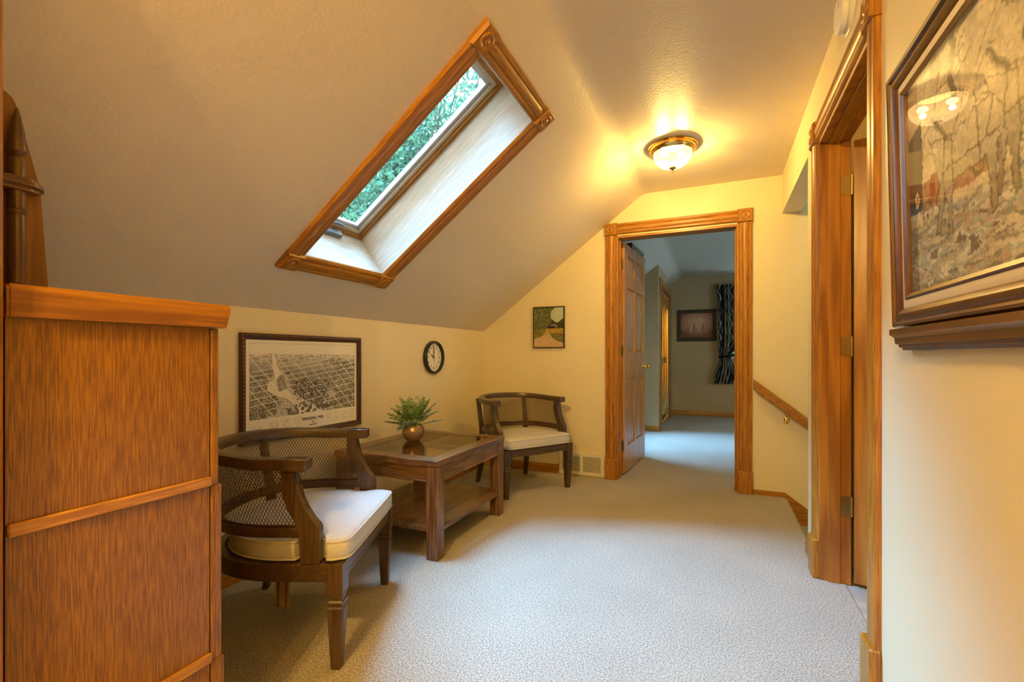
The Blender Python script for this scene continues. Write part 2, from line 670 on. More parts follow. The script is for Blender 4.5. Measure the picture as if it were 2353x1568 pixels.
# ------------------------------------------------------------------ ceilings with the skylight openings
def ceiling_sheet(name, mat, y0, y1, hole, zflat, off, xr):
    R = 0.16
    half = math.atan(0.75) / 2
    xc = XL + (zflat - KN - off) / 0.75
    T = R * math.tan(half)
    prof = [(XL - 0.12, slope_z(XL - 0.12, off))]
    if hole:
        prof += [(-X_SK0, slope_z(-X_SK0, off)), (-X_SK1, slope_z(-X_SK1, off))]
    cx_, cz_ = xc + T, zflat - R
    n = 12
    for i in range(n + 1):
        a = math.pi / 2 + 2 * half * (1 - i / n)
        prof.append((cx_ + R * math.cos(a), cz_ + R * math.sin(a)))
    prof += [(xr, zflat)]
    ys = [y0] + (list(hole) if hole else []) + [y1]
    bm = bmesh.new()
    V = [[bm.verts.new((x, y, z)) for x, z in prof] for y in ys]
    for i in range(len(ys) - 1):
        for j in range(len(prof) - 1):
            if hole and i == 1 and j == 1:
                continue
            bm.faces.new((V[i][j], V[i][j + 1], V[i + 1][j + 1], V[i + 1][j]))
    return finish(name, bm, mat, None, 50, 'structure')


o = ceiling_sheet('ceiling', 'ceiling_paint', YBACK - 0.02, YF + 0.05, (SK_Y0, SK_Y1), ZC, 0.0, XR + 0.06)
tag(o, 'cream plaster ceiling, flat above and sloping down to the knee wall', 'ceiling')
BSK = (5.45, 5.95)
o = ceiling_sheet('ceiling_bedroom', 'bedroom_ceiling', YF + 0.06, YB1 + 0.05, BSK, 2.445, 0.045, 2.65)
tag(o, 'pale bedroom ceiling curving down to its slope beyond the doorway', 'ceiling')


def xz(bm, pts, y0, y1):
    poly_prism(bm, pts, lambda a, b, c: (a, c, b), y0, y1)


def yz(bm, pts, x0, x1):
    poly_prism(bm, pts, lambda a, b, c: (c, a, b), x0, x1)


# knee wall
bm = bmesh.new()
box(bm, XL - 0.10, XL, YBACK, YF + 0.02, -0.05, KN + 0.004)
tag(finish('wall_left', bm, 'wall_paint', None, None, 'structure'), 'low cream knee wall under the sloping ceiling behind the chairs', 'wall')
# far wall with the bedroom doorway
DX0, DX1, DZ = -0.790, 0.160, 2.075
bm = bmesh.new()
xc = XL + (2.46 - KN) / 0.75
xz(bm, [(XL - 0.02, -0.05), (DX0, -0.05), (DX0, slope_z(DX0, 0.02)), (XL - 0.02, slope_z(XL - 0.02, 0.012))], YF, YF + WT)
xz(bm, [(DX0, DZ), (DX1, DZ), (DX1, 2.50), (xc + 0.02, 2.50), (DX0, slope_z(DX0, 0.02))], YF, YF + WT)
xz(bm, [(DX1, -1.6), (2.0, -1.6), (2.0, 2.8), (0.44, 2.8), (0.44, 2.50), (DX1, 2.50)], YF, YF + WT)
o = tag(finish('wall_far', bm, 'wall_paint', None, None, 'structure'), 'cream end wall with the open bedroom doorway', 'wall')
# bedroom side skin of the far wall
bm = bmesh.new()
xz(bm, [(XL - 0.02, -0.05), (DX0, -0.05), (DX0, slope_z(DX0, 0.05)), (XL - 0.02, slope_z(XL - 0.02, 0.05))], YB0, YB0 + 0.01)
xz(bm, [(DX1, -0.05), (2.6, -0.05), (2.6, 2.5), (DX1, 2.5)], YB0, YB0 + 0.01)
xz(bm, [(DX0, DZ), (DX1, DZ), (DX1, 2.5), (xc + 0.03, 2.5), (DX0, slope_z(DX0, 0.05))], YB0, YB0 + 0.01)
tag(finish('wall_bedroom_near', bm, 'bedroom_paint', None, None, 'structure'), 'taupe bedroom side of the doorway wall', 'wall')
# right wall: doorway to the bathroom and the header over the stairs
RY0, RY1 = 1.775, 2.615
YE = 2.915
bm = bmesh.new()
yz(bm, [(YBACK, -0.05), (RY0, -0.05), (RY0, DZ), (RY1, DZ), (RY1, -0.05), (YE, -0.05), (YE, 2.12), (YF + 0.004, 2.12), (YF + 0.004, 2.5), (YBACK, 2.5)], XR, XR + 0.119)
tag(finish('wall_right', bm, 'wall_paint', None, None, 'structure'), 'cream right-hand wall with the painting and the oak doorway', 'wall')
# stairwell shell
bm = bmesh.new()
box(bm, XR + 0.119, 2.0, 2.83, YE, -1.6, 2.8)
box(bm, XR, XR + 0.119, YE - 0.1, YE, -1.6, -0.05)
box(bm, 2.0, 2.1, 0.6, YF + 0.1, -1.6, 2.8)
tag(finish('wall_stairwell', bm, 'wall_paint', None, None, 'structure'), 'cream stairwell wall round the corner beside the right-hand doorway', 'wall')
o = bx('ceiling_stairwell', 'wall_paint', None, XR + 0.1, 2.1, 2.80, YF + 0.05, 2.70, 2.76, kind='structure')
tag(o, 'shaded ceiling high above the stairs', 'ceiling')
# bathroom shell
bm = bmesh.new()
box(bm, XR + 0.119, 2.0, 0.62, 0.70, -0.1, 2.5)
box(bm, 1.98, 2.0, 0.62, 2.83, -0.1, 2.5)
box(bm, XR + 0.119, 2.0, 2.815, 2.83, -0.1, 2.5)
tag(finish('wall_bathroom', bm, 'bath_paint', None, None, 'structure'), 'warm ochre bathroom walls glimpsed above the open slab door', 'wall')
o = bx('ceiling_bathroom', 'bath_paint', None, XR + 0.1, 2.0, 0.6, 2.83, 2.405, 2.45, kind='structure')
tag(o, 'ochre bathroom ceiling seen over the open door', 'ceiling')
# near wall beside the bookcase, and the hall behind the camera
bm = bmesh.new()
xz(bm, [(XL - 0.02, -0.05), (-1.115, -0.05), (-1.115, slope_z(-1.115, 0.012)), (XL - 0.02, slope_z(XL - 0.02, 0.012))], YN0, YN1)
tag(finish('wall_near', bm, 'wall_paint', None, None, 'structure'), 'short cream wall behind the oak bookcase at the left edge', 'wall')
bm = bmesh.new()
xz(bm, [(XL - 0.1, -0.05), (XR + 0.1, -0.05), (XR + 0.1, 2.5), (-0.5, 2.5), (XL - 0.1, slope_z(XL - 0.1, 0.02))], YBACK - 0.1, YBACK)
tag(finish('wall_back', bm, 'wall_paint', None, None, 'structure'), 'cream wall behind the camera', 'wall')
# bedroom shell
bm = bmesh.new()
WX0, WX1, WZ0, WZ1 = 0.19, 1.25, 1.0, 2.16
xz(bm, [(-2.1, -0.05), (WX0, -0.05), (WX0, 2.6), (-0.5, 2.6), (-2.1, slope_z(-2.1, 0.09))], YB1, YB1 + 0.1)
box(bm, WX0, WX1, YB1, YB1 + 0.1, -0.05, WZ0)
box(bm, WX0, WX1, YB1, YB1 + 0.1, WZ1, 2.6)
box(bm, WX1, 2.7, YB1, YB1 + 0.1, -0.05, 2.6)
box(bm, 2.6, 2.7, YF, 5.0, -.05, 2.6)
box(bm, 2.6, 2.7, 7.0, YB1 + .1, -.05, 2.6)
box(bm, 2.6, 2.7, 5.0, 7.0, -.05, .9)
box(bm, 2.6, 2.7, 5.0, 7.0, 2.15, 2.6)
box(bm, XL - 0.1, XL, YF, YB1 + 0.1, -0.05, KN + 0.06)
tag(finish('wall_bedroom', bm, 'bedroom_paint', None, None, 'structure'), 'taupe bedroom walls with the curtained window', 'wall')
# closet bump-out in the bedroom
XCL, YCL = -0.742, 6.71
bm = bmesh.new()
xz(bm, [(XL, -0.05), (XCL, -0.05), (XCL, slope_z(XCL, 0.05)), (XL, slope_z(XL, 0.05))], YCL, YCL + 0.09)
yz(bm, [(YCL + .09, -0.05), (6.92, -0.05), (6.92, 2.06), (8.30, 2.06), (8.30, -0.05), (YB1, -0.05), (YB1, slope_z(XCL, 0.05)), (YCL + .09, slope_z(XCL, 0.05))], XCL - 0.09, XCL)
tag(finish('wall_closet', bm, 'bedroom_paint', None, None, 'structure'), 'grey closet wall jutting out beyond the panelled door', 'wall')

# ------------------------------------------------------------------ mouldings
CAS = [(0, 0), (0, .015), (.004, .0195), (.019, .0205), (.023, .0165), (.027, .0185), (.036, .0215), (.046, .0222), (.056, .0212), (.064, .0180), (.067, .0150), (.071, .0165), (.083, .0160), (.090, .0110), (.094, .004), (.094, 0)]


def scaled(prof, w, k=1.0):
    s = w / prof[-1][0]
    return [(a * s, b * k) for a, b in prof]


def rosette(name, parent, mat, c, ea, eb, ec, half, t):
    """Square corner block with turned rings; c centre on the wall, ec pointing out of it."""
    c, ea, eb, ec = Vector(c), Vector(ea), Vector(eb), Vector(ec)
    bm = bmesh.new()
    h2 = half - 0.007
    for (q, z0, q2, z1) in ((half, 0, half, t * 0.55), (half, t * 0.55, h2, t)):
        pass
    rings = [(half, 0), (half, t * 0.6), (h2, t)]
    R = []
    for q, z in rings:
        R.append([bm.verts.new(c + ea * (sx * q) + eb * (sy * q) + ec * z) for sx, sy in ((-1, -1), (1, -1), (1, 1), (-1, 1))])
    for a, b in zip(R, R[1:]):
        for k in range(4):
            bm.faces.new((a[k], a[(k + 1) % 4], b[(k + 1) % 4], b[k]))
    bm.faces.new(R[0][::-1])
    bm.faces.new(R[-1])
    o = world_child(finish(name, bm, mat, parent, 30))
    bm = bmesh.new()
    s = half / 0.05
    prof = [(.034 * s, t - .001), (.034 * s, t + .001), (.031 * s, t + .0045), (.026 * s, t + .005), (.021 * s, t + .001), (.015 * s, t - .0005 + .001), (.011 * s, t + .004), (.006 * s, t + .0062), (0, t + .0066)]
    lathe(bm, prof, lambda x, y, z: c + ea * x + eb * y + ec * z, 28)
    r = world_child(finish('ring', bm, mat, o, 50))
    return o


def casing_leg(name, parent, mat, p0, p1, across, out, w):
    bm = bmesh.new()
    sweep(bm, scaled(CAS, w), p0, p1, across, out)
    return world_child(finish(name, bm, mat, parent, 28))


def plinth(parent, mat, lo, hi, bev=0.004):
    return bx('plinth_block', mat, parent, lo[0], hi[0], lo[1], hi[1], lo[2], hi[2], bev)


# --- bedroom doorway
d1 = thing('door_1', 'oak-cased bedroom doorway with a six-panel door standing open', 'doorway', (-0.31, YF, 0), kind='structure')
CW = 0.097
cl, cr, ct = -0.880, 0.249, 2.182
oy = Vector((0, -1, 0))
casing_leg('casing', d1, 'oak_z', (cl + .004, YF, 0.17), (cl + .004, YF, ct - 0.105), (1, 0, 0), oy, CW - .006)
casing_leg('casing', d1, 'oak_z', (cr - .004, YF, 0.17), (cr - .004, YF, ct - 0.105), (-1, 0, 0), oy, CW - .006)
casing_leg('casing', d1, 'oak_x', (cl + 0.10, YF, ct - .006), (cr - 0.10, YF, ct - .006), (0, 0, -1), oy, CW - .006)
rosette('rosette_block', d1, 'oak_z', (cl + .0515, YF, ct - .0515), (1, 0, 0), (0, 0, 1), (0, -1, 0), .0525, .030)
rosette('rosette_block', d1, 'oak_z', (cr - .0515, YF, ct - .0515), (1, 0, 0), (0, 0, 1), (0, -1, 0), .0525, .030)
plinth(d1, 'oak_z', (cl - .001, YF - .029, 0), (cl + .101, YF + .001, 0.17))
plinth(d1, 'oak_z', (cr - .101, YF - .029, 0), (cr + .001, YF + .001, 0.17))
bx('jamb', 'oak_z', d1, DX0, DX0 + .022, YF - .002, YB0 + .012, 0, DZ - .02, .002)
bx('jamb', 'oak_z', d1, DX1 - .022, DX1, YF - .002, YB0 + .012, 0, DZ - .02, .002)
bx('jamb', 'oak_x', d1, DX0, DX1, YF - .002, YB0 + .012, DZ - .02, DZ, .002)
bx('door_stop', 'oak_z', d1, DX0 + .022, DX0 + .033, YF + .045, YF + .075, 0, DZ - .02, .002)
bx('door_stop', 'oak_z', d1, DX1 - .033, DX1 - .022, YF + .045, YF + .075, 0, DZ - .02, .002)

# six-panel slab, hung on the left jamb and swung into the bedroom
HB, FB = Vector((-0.744, 4.150, 0)), Vector((-0.690, 5.010, 0))
dd = (FB - HB).normalized()
dn = Vector((dd.y, -dd.x, 0))            # face seen from the hall (towards +x)
DW = (FB - HB).length
TH = 0.035
dp = lambda a, c, z: HB + dd * a + dn * (c - TH) * -1 * -1 + Vector((0, 0, z))


def dpt(a, c, z):
    """a along the door from the hinge, c depth (0 = visible face, TH = other face), z height."""
    return HB + dd * a - dn * c + Vector((0, 0, z))


slab = None
DH0, DH1 = 0.018, 2.052
cols = [(0.112, 0.395), (0.465, 0.748)]
rows = [(0.245, 0.845), (1.085, 1.665), (1.785, 1.955)]
bm = bmesh.new()


def dbox(bm, a0, a1, c0, c1, z0, z1):
    vs = [bm.verts.new(dpt(a, c, z)) for a in (a0, a1) for c in (c0, c1) for z in (z0, z1)]
    for f in ((0, 1, 3, 2), (4, 6, 7, 5), (0, 4, 5, 1), (2, 3, 7, 6), (0, 2, 6, 4), (1, 5, 7, 3)):
        bm.faces.new([vs[i] for i in f])


DL = DW
dbox(bm, 0, cols[0][0], 0, TH, DH0, DH1)
dbox(bm, cols[0][1], cols[1][0], 0, TH, DH0, DH1)
dbox(bm, cols[1][1], DL, 0, TH, DH0, DH1)
for c0, c1 in cols:
    zs = [DH0] + [v for r in rows for v in r] + [DH1]
    for k in range(0, len(zs), 2):
        dbox(bm, c0, c1, 0, TH, zs[k], zs[k + 1])
slab = world_child(finish('door_slab', bm, 'panel_oak_z', d1, None))
for c0, c1 in cols:
    for z0, z1 in rows:
        bm = bmesh.new()
        for s in (0, 1):
            e0, e1 = (0.014, 0.006) if s == 0 else (TH - .014, TH - .006)
            i = .035
            A = [bm.verts.new(dpt(a, e0, z)) for a, z in ((c0, z0), (c1, z0), (c1, z1), (c0, z1))]
            B = [bm.verts.new(dpt(a, e1, z)) for a, z in ((c0 + i, z0 + i), (c1 - i, z0 + i), (c1 - i, z1 - i), (c0 + i, z1 - i))]
            for k in range(4):
                bm.faces.new((A[k], A[(k + 1) % 4], B[(k + 1) % 4], B[k]))
            bm.faces.new(B)
        world_child(finish('panel', bm, 'panel_oak_z', slab, None))
for z in (0.26, 1.10, 1.86):
    bm = bmesh.new()
    vs = [bm.verts.new(dpt(-0.0015, c, zz)) for c, zz in ((.004, z - .045), (.004, z + .045), (.026, z + .045), (.026, z - .045))]
    vt = [bm.verts.new(v.co - dd * 0.002) for v in vs]
    bm.faces.new(vs)
    bm.faces.new(vt[::-1])
    for k in range(4):
        bm.faces.new((vs[k], vs[(k + 1) % 4], vt[(k + 1) % 4], vt[k]))
    tube(bm, [dpt(-0.006, .036, z - .046), dpt(-0.006, .036, z + .046)], .006, 10)
    world_child(finish('hinge', bm, 'old_brass', slab, 40))
bm = bmesh.new()
kc = dpt(DL - 0.065, 0, 0.943)
lathe(bm, [(0, 0), (.031, 0), (.031, .004), (.024, .009), (.012, .012), (.010, .032), (.016, .038), (.0255, .05), (.027, .058), (.022, .068), (.0, .071)], lambda x, y, z: kc + dd * x + Vector((0, 0, y)) + dn * z, 24)
world_child(finish('door_knob', bm, 'brass', slab, 50))
# over-the-door rail on the bedroom side
rack = thing('over_door_rack', 'brown wooden rail hooked over the top of the panelled door', 'rack', tuple(dpt(0.6, TH, 2.05)))
bm = bmesh.new()
dbox(bm, 0.46, 0.98, TH + .005, TH + .035, 2.055, 2.125)
world_child(finish('board', bm, 'frame_walnut_y', rack, None))
bm = bmesh.new()
dbox(bm, 0.445, 0.995, TH + .001, TH + .055, 2.125, 2.150)
world_child(finish('cap', bm, 'frame_walnut_y', rack, None))
for a in (0.56, 0.88):
    bm = bmesh.new()
    dbox(bm, a, a + .02, -.002, TH + .01, DH1, DH1 + .003)
    dbox(bm, a, a + .02, TH, TH + .01, 1.98, 2.10)
    world_child(finish('hook_strap', bm, 'old_brass', rack, None))

# --- bathroom doorway in the right wall
d2 = thing('door_2', 'oak-cased doorway in the right wall with a flush slab door ajar', 'doorway', (XR, 2.2, 0), kind='structure')
ox = Vector((-1, 0, 0))
yo_n, yo_f = 1.694, 2.702
RW = 0.098
casing_leg('casing', d2, 'oak_z', (XR, yo_n + .003, 0.185), (XR, yo_n + .003, 2.068), (0, 1, 0), ox, RW - .004)
casing_leg('casing', d2, 'oak_z', (XR, yo_f - .003, 0.185), (XR, yo_f - .003, 2.068), (0, -1, 0), ox, RW - .004)
casing_leg('casing', d2, 'oak_y', (XR, yo_n + .1, 2.166), (XR, yo_f - .1, 2.166), (0, 0, -1), ox, RW - .004)
rosette('rosette_block', d2, 'oak_z', (XR, yo_n + .050, 2.118), (0, 1, 0), (0, 0, 1), (-1, 0, 0), .052, .030)
rosette('rosette_block', d2, 'oak_z', (XR, yo_f - .050, 2.118), (0, 1, 0), (0, 0, 1), (-1, 0, 0), .052, .030)
plinth(d2, 'oak_z', (XR - .032, yo_n - .002, 0), (XR + .001, yo_n + .102, 0.185), .006)
plinth(d2, 'oak_z', (XR - .032, yo_f - .102, 0), (XR + .001, yo_f + .002, 0.185), .006)
for y0, y1 in ((RY0, RY0 + .02), (RY1 - .02, RY1)):
    bx('jamb', 'slab_oak_z', d2, XR - .004, XR + .122, y0, y1, -.004, DZ - .02, .002)
bx('jamb', 'slab_oak_z', d2, XR - .004, XR + .122, RY0, RY1, DZ - .02, DZ, .002)
for y0, y1 in ((RY0 + .02, RY0 + .031), (RY1 - .031, RY1 - .02)):
    bx('door_stop', 'slab_oak_z', d2, XR + .030, XR + .078, y0, y1, 0, DZ - .02, .002)
bx('door_stop', 'oak_y', d2, XR + .030, XR + .078, RY0 + .02, RY1 - .02, DZ - .031, DZ - .02, .002)
hx, hy = XR + .127, RY1 - .024
a74 = math.radians(-16)
sd = Vector((math.cos(a74), math.sin(a74), 0))
sn = Vector((sd.y, -sd.x, 0))            # faces the camera
h0 = Vector((hx, hy, 0))
bm = bmesh.new()
vs = [bm.verts.new(h0 + sd * a + sn * c + Vector((0, 0, z))) for a in (0.004, 0.80) for c in (-0.034, 0.0) for z in (0.012, 2.045)]
for f in ((0, 1, 3, 2), (4, 6, 7, 5), (0, 4, 5, 1), (2, 3, 7, 6), (0, 2, 6, 4), (1, 5, 7, 3)):
    bm.faces.new([vs[i] for i in f])
slab2 = world_child(finish('door_slab', bm, 'slab_oak_z', d2, None))
for z in (0.36, 1.10, 1.845):
    bm = bmesh.new()
    pts = []
    for (cx_, cz_, a0) in ((XR + .093, z + .032, 90), (XR + .093, z - .032, 180)):
        for k in range(5):
            t = math.radians(a0 + 22.5 * k)
            pts.append((cx_ + .013 * math.cos(t), cz_ + .013 * math.sin(t)))
    pts += [(XR + .121, z - .045), (XR + .121, z + .045)]
    poly_prism(bm, pts, lambda a, b, c: (a, c, b), RY1 - .0225, RY1 - .0195)
    tube(bm, [(hx - .004, hy + .001, z - .046), (hx - .004, hy + .001, z + .046)], .0058, 10)
    hg = world_child(finish('hinge', bm, 'old_brass', slab2, 40))
bx('strike_plate', 'old_brass', d2, XR + .085, XR + .115, RY0 + .0195, RY0 + .022, 0.93, 1.0)

# --- casing of the opening beside the camera
t1 = thing('trim_1', 'bright oak door casing at the very left edge of the photo', 'casing', (-1.1, YN1, 0), kind='structure')
bx('jamb', 'oak_z', t1, -1.115, -1.096, YN0 - .01, YN1 + .002, 0, 2.0, .002)
casing_leg('casing', t1, 'oak_z', (-1.200, YN1, 0), (-1.200, YN1, 1.95), (1, 0, 0), (0, 1, 0), .094)

# --- skylight
w1 = thing('window_1', 'long oak-framed skylight in the sloping ceiling above the chairs', 'skylight', (-1.284, 1.85, slope_z(-1.284)), kind='structure')
ES, NI, EY = Vector(E_S), Vector((0.6, 0, -0.8)), Vector((0, 1, 0))
O = Vector((XL, 0, KN))
sp = lambda s, y, c: O + ES * s + EY * y + NI * c
s_i0, s_i1 = (XL * -1 - X_SK0) / 0.8, (XL * -1 - X_SK1) / 0.8
so0, so1, yo0, yo1 = s_i0 - .089, s_i1 + .089, SK_Y0 - .089, SK_Y1 + .089
casing_leg('casing', w1, 'oak_s', sp(so0 + .09, yo0, 0), sp(so1 - .09, yo0, 0), EY, NI, .092)
casing_leg('casing', w1, 'oak_s', sp(so0 + .09, yo1, 0), sp(so1 - .09, yo1, 0), -EY, NI, .092)
casing_leg('casing', w1, 'oak_y', sp(so0, yo0 + .09, 0), sp(so0, yo1 - .09, 0), ES, NI, .092)
casing_leg('casing', w1, 'oak_y', sp(so1, yo0 + .09, 0), sp(so1, yo1 - .09, 0), -ES, NI, .092)
for s in (so0 + .046, so1 - .046):
    for y in (yo0 + .046, yo1 - .046):
        rosette('rosette_block', w1, 'oak_s', sp(s, y, 0), ES, EY, NI, .050, .027)
SD = 0.275                                # shaft depth


def sbox(name, mat, parent, s0, s1, y0, y1, c0, c1):
    bm = bmesh.new()
    vs = [bm.verts.new(sp(s, y, c)) for s in (s0, s1) for y in (y0, y1) for c in (c0, c1)]
    for f in ((0, 1, 3, 2), (4, 6, 7, 5), (0, 4, 5, 1), (2, 3, 7, 6), (0, 2, 6, 4), (1, 5, 7, 3)):
        bm.faces.new([vs[i] for i in f])
    return world_child(finish(name, bm, mat, parent))


sbox('shaft_board', 'shaft_oak_s', w1, s_i0 - .018, s_i1 + .018, SK_Y0 - .018, SK_Y0, -SD, .004)
sbox('shaft_board', 'shaft_oak_s', w1, s_i0 - .018, s_i1 + .018, SK_Y1, SK_Y1 + .018, -SD, .004)
sbox('shaft_board', 'shaft_oak_y', w1, s_i0 - .018, s_i0, SK_Y0, SK_Y1, -SD, .004)
sbox('shaft_board', 'shaft_oak_y', w1, s_i1, s_i1 + .018, SK_Y0, SK_Y1, -SD, .004)
# sash: wood frame in two steps and a grey metal rim round the pane
for (i0, i1, c0, c1, m) in ((-.018, .022, -SD - .02, -SD + .012, 'oak'), (.022, .042, -SD - .035, -SD - .004, 'shaft_oak'), (.042, .062, -SD - .045, -SD - .020, 'aluminium')):
    nm = 'sash' if m != 'aluminium' else 'metal_rim'
    ma = lambda ax: m if m == 'aluminium' else m + '_' + ax
    sbox(nm, ma('s'), w1, s_i0 + i0, s_i1 - i0, SK_Y0 + i0, SK_Y0 + i1, c0, c1)
    sbox(nm, ma('s'), w1, s_i0 + i0, s_i1 - i0, SK_Y1 - i1, SK_Y1 - i0, c0, c1)
    sbox(nm, ma('y'), w1, s_i0 + i0, s_i0 + i1, SK_Y0 + i1, SK_Y1 - i1, c0, c1)
    sbox(nm, ma('y'), w1, s_i1 - i1, s_i1 - i0, SK_Y0 + i1, SK_Y1 - i1, c0, c1)
sbox('pane', 'window_glass', w1, s_i0 + .05, s_i1 - .05, SK_Y0 + .05, SK_Y1 - .05, -SD - .036, -SD - .032)
op = sbox('opener', 'steel_grey', w1, s_i0 - .001, s_i0 + .024, 1.74, 1.94, -SD + .062, -SD + .028)
bm = bmesh.new()
tube(bm, [sp(s_i0 + .012, 1.76, -SD + .02), sp(s_i0 + .045, 1.80, -SD + .01), sp(s_i0 + .052, 1.90, -SD + .008), sp(s_i0 + .050, 1.945, -SD + .010)], .007, 8, radii=[.006, .006, .0065, .009])
world_child(finish('crank_handle', bm, 'steel_grey', op, 50))

# --- unseen bedroom skylight, added to light the far room
w3 = thing('window_3', 'unseen plain skylight added in the bedroom slope to light the far room', 'skylight', (-1.284, 5.6, slope_z(-1.284, .05)), kind='structure')
for (s0, s1, y0, y1) in ((s_i0 - .03, s_i1 + .03, BSK[0] - .03, BSK[0]), (s_i0 - .03, s_i1 + .03, BSK[1], BSK[1] + .03), (s_i0 - .03, s_i0, BSK[0], BSK[1]), (s_i1, s_i1 + .03, BSK[0], BSK[1])):
    sbox('frame', 'oak_s', w3, s0, s1, y0, y1, -.20, -.02)
sbox('pane', 'window_glass', w3, s_i0, s_i1, BSK[0], BSK[1], -.205, -.200)

# --- bedroom window
w2 = thing('window_2', 'oak-trimmed bedroom window half hidden by the patterned curtain', 'window', ((WX0 + WX1) / 2, YB1, WZ0), kind='structure')
bx('sill', 'oak_x', w2, WX0 - .10, WX1 + .10, YB1 - .03, YB1 + .02, WZ0 - .125, WZ0 + .004, .004)
bx('frame', 'oak_z', w2, WX0 - .10, WX0, YB1 - .02, YB1 + .02, WZ0, WZ1 + .10, .003)
bx('frame', 'oak_z', w2, WX1, WX1 + .10, YB1 - .02, YB1 + .02, WZ0, WZ1 + .10, .003)
bx('frame', 'oak_x', w2, WX0 - .10, WX1 + .10, YB1 - .02, YB1 + .02, WZ1, WZ1 + .10, .003)
bx('pane', 'window_glass', w2, WX0, WX1, YB1 + .05, YB1 + .054, WZ0, WZ1)

# --- unseen window on the right, added to brighten the bedroom
w4 = thing('window_4', 'unseen wide oak-trimmed window added on the right to brighten the bedroom', 'window', (2.6, 6.0, .9), kind='structure')
bx('frame', 'oak_z', w4, 2.585, 2.62, 4.91, 5.0, .9, 2.15, .003)
bx('frame', 'oak_z', w4, 2.585, 2.62, 7.0, 7.09, .9, 2.15, .003)
bx('frame', 'oak_y', w4, 2.585, 2.62, 4.91, 7.09, 2.15, 2.24, .003)
bx('sill', 'oak_y', w4, 2.57, 2.62, 4.91, 7.09, .80, .9, .003)
bx('pane', 'window_glass', w4, 2.65, 2.654, 5.0, 7.0, .9, 2.15)

# --- baseboards and stair skirt
BB = [(0, 0), (0, .012), (.060, .012), (.072, .009), (.080, .004), (.080, 0)]


def baseboard(name, p0, p1, out, label, mat='oak_y'):
    bm = bmesh.new()
    sweep(bm, BB, p0, p1, (0, 0, 1), out)
    return tag(finish(name, bm, mat, None, 30, 'structure'), label, 'baseboard')


baseboard('baseboard_left', (XL, YN1, 0), (XL, YF, 0), (1, 0, 0), 'oak baseboard along the knee wall behind the chairs')
baseboard('baseboard_far', (XL + .012, YF, 0), (-1.297, YF, 0), (0, -1, 0), 'oak baseboard between the corner and the floor register', 'oak_x')
baseboard('baseboard_right', (XR, YE + .012, 0), (XR, yo_f + .002, 0), (-1, 0, 0), 'short oak baseboard stub at the stair corner', 'oak_y')
bm = bmesh.new()
xz(bm, [(0.250, 0.0), (0.250, .036), (0.462, .036), (1.50, .036 - 0.73 * 1.038), (1.50, -.16 - 0.73 * 1.038), (0.462, -.16), (0.462, 0)], YF - .013, YF)
tag(finish('trim_2', bm, 'oak_x', None, None, 'structure'), 'oak skirt board following the stairs down the end wall', 'skirting')
baseboard('baseboard_bedroom', (XCL, YB1, 0), (2.6, YB1, 0), (0, -1, 0), 'oak baseboard under the bedroom picture', 'oak_x')
baseboard('baseboard_closet', (XL, YCL, 0), (XCL + .012, YCL, 0), (0, -1, 0), 'oak baseboard along the grey closet wall', 'oak_x')

# ------------------------------------------------------------------ barrel chairs
def upath(w, xs, xb, x_end, n=30, e=2.25, half=False):
    """U-shaped plan, from right arm tip round the back to the left arm tip."""
    pts = []
    m = 5
    for i in range(m):
        pts.append((x_end + (xs - x_end) * i / m, -w))
    for i in range(n + 1):
        t = -math.pi / 2 + math.pi * i / n
        c, s = math.cos(t), math.sin(t)
        pts.append((xs - (xs - xb) * abs(c) ** (2 / e), w * (abs(s) ** (2 / e)) * (1 if s >= 0 else -1)))
    for i in range(m - 1, -1, -1):
        pts.append((x_end + (xs - x_end) * i / m, w))
    return pts


def resample(pts, n):
    P = np.array(pts)
    d = np.r_[0, np.cumsum(np.hypot(*np.diff(P, axis=0).T))]
    t = np.linspace(0, d[-1], n)
    return np.stack([np.interp(t, d, P[:, 0]), np.interp(t, d, P[:, 1])], 1), d[-1]


def sweep_plan(bm, plan, sect, zf=None):
    """Sweep section [(out,z)] along a plan path (open)."""
    P = np.array(plan)
    rings = []
    for i in range(len(P)):
        t = P[min(i + 1, len(P) - 1)] - P[max(i - 1, 0)]
        t = t / np.hypot(*t)
        nx, ny = t[1], -t[0]
        # outward = away from the chair centre
        if nx * (P[i][0] - 0.05) + ny * P[i][1] < 0:
            nx, ny = -nx, -ny
        dz = zf(i / (len(P) - 1)) if zf else 0
        rings.append([bm.verts.new((P[i][0] + nx * o, P[i][1] + ny * o, z + dz)) for o, z in sect])
    m = len(sect)
    for a, b in zip(rings, rings[1:]):
        for k in range(m):
            bm.faces.new((a[k], a[(k + 1) % m], b[(k + 1) % m], b[k]))
    bm.faces.new(rings[0][::-1])
    bm.faces.new(rings[-1])


def loft(bm, rings, cap=True):
    R = [[bm.verts.new(p) for p in r] for r in rings]
    m = len(R[0])
    for a, b in zip(R, R[1:]):
        for k in range(m):
            bm.faces.new((a[k], a[(k + 1) % m], b[(k + 1) % m], b[k]))
    if cap:
        bm.faces.new(R[0][::-1])
        bm.faces.new(R[-1])
    return R


def sq(cx_, cy_, z, h):
    return [(cx_ - h, cy_ - h, z), (cx_ + h, cy_ - h, z), (cx_ + h, cy_ + h, z), (cx_ - h, cy_ + h, z)]


SEAT_W, ZR0, ZR1 = 0.302, 0.300, 0.360
ARM_Z = 0.676
backlift = lambda t: 0.018 * math.sin(math.pi * min(1, max(0, (t - 0.14) / 0.72))) ** 0.8


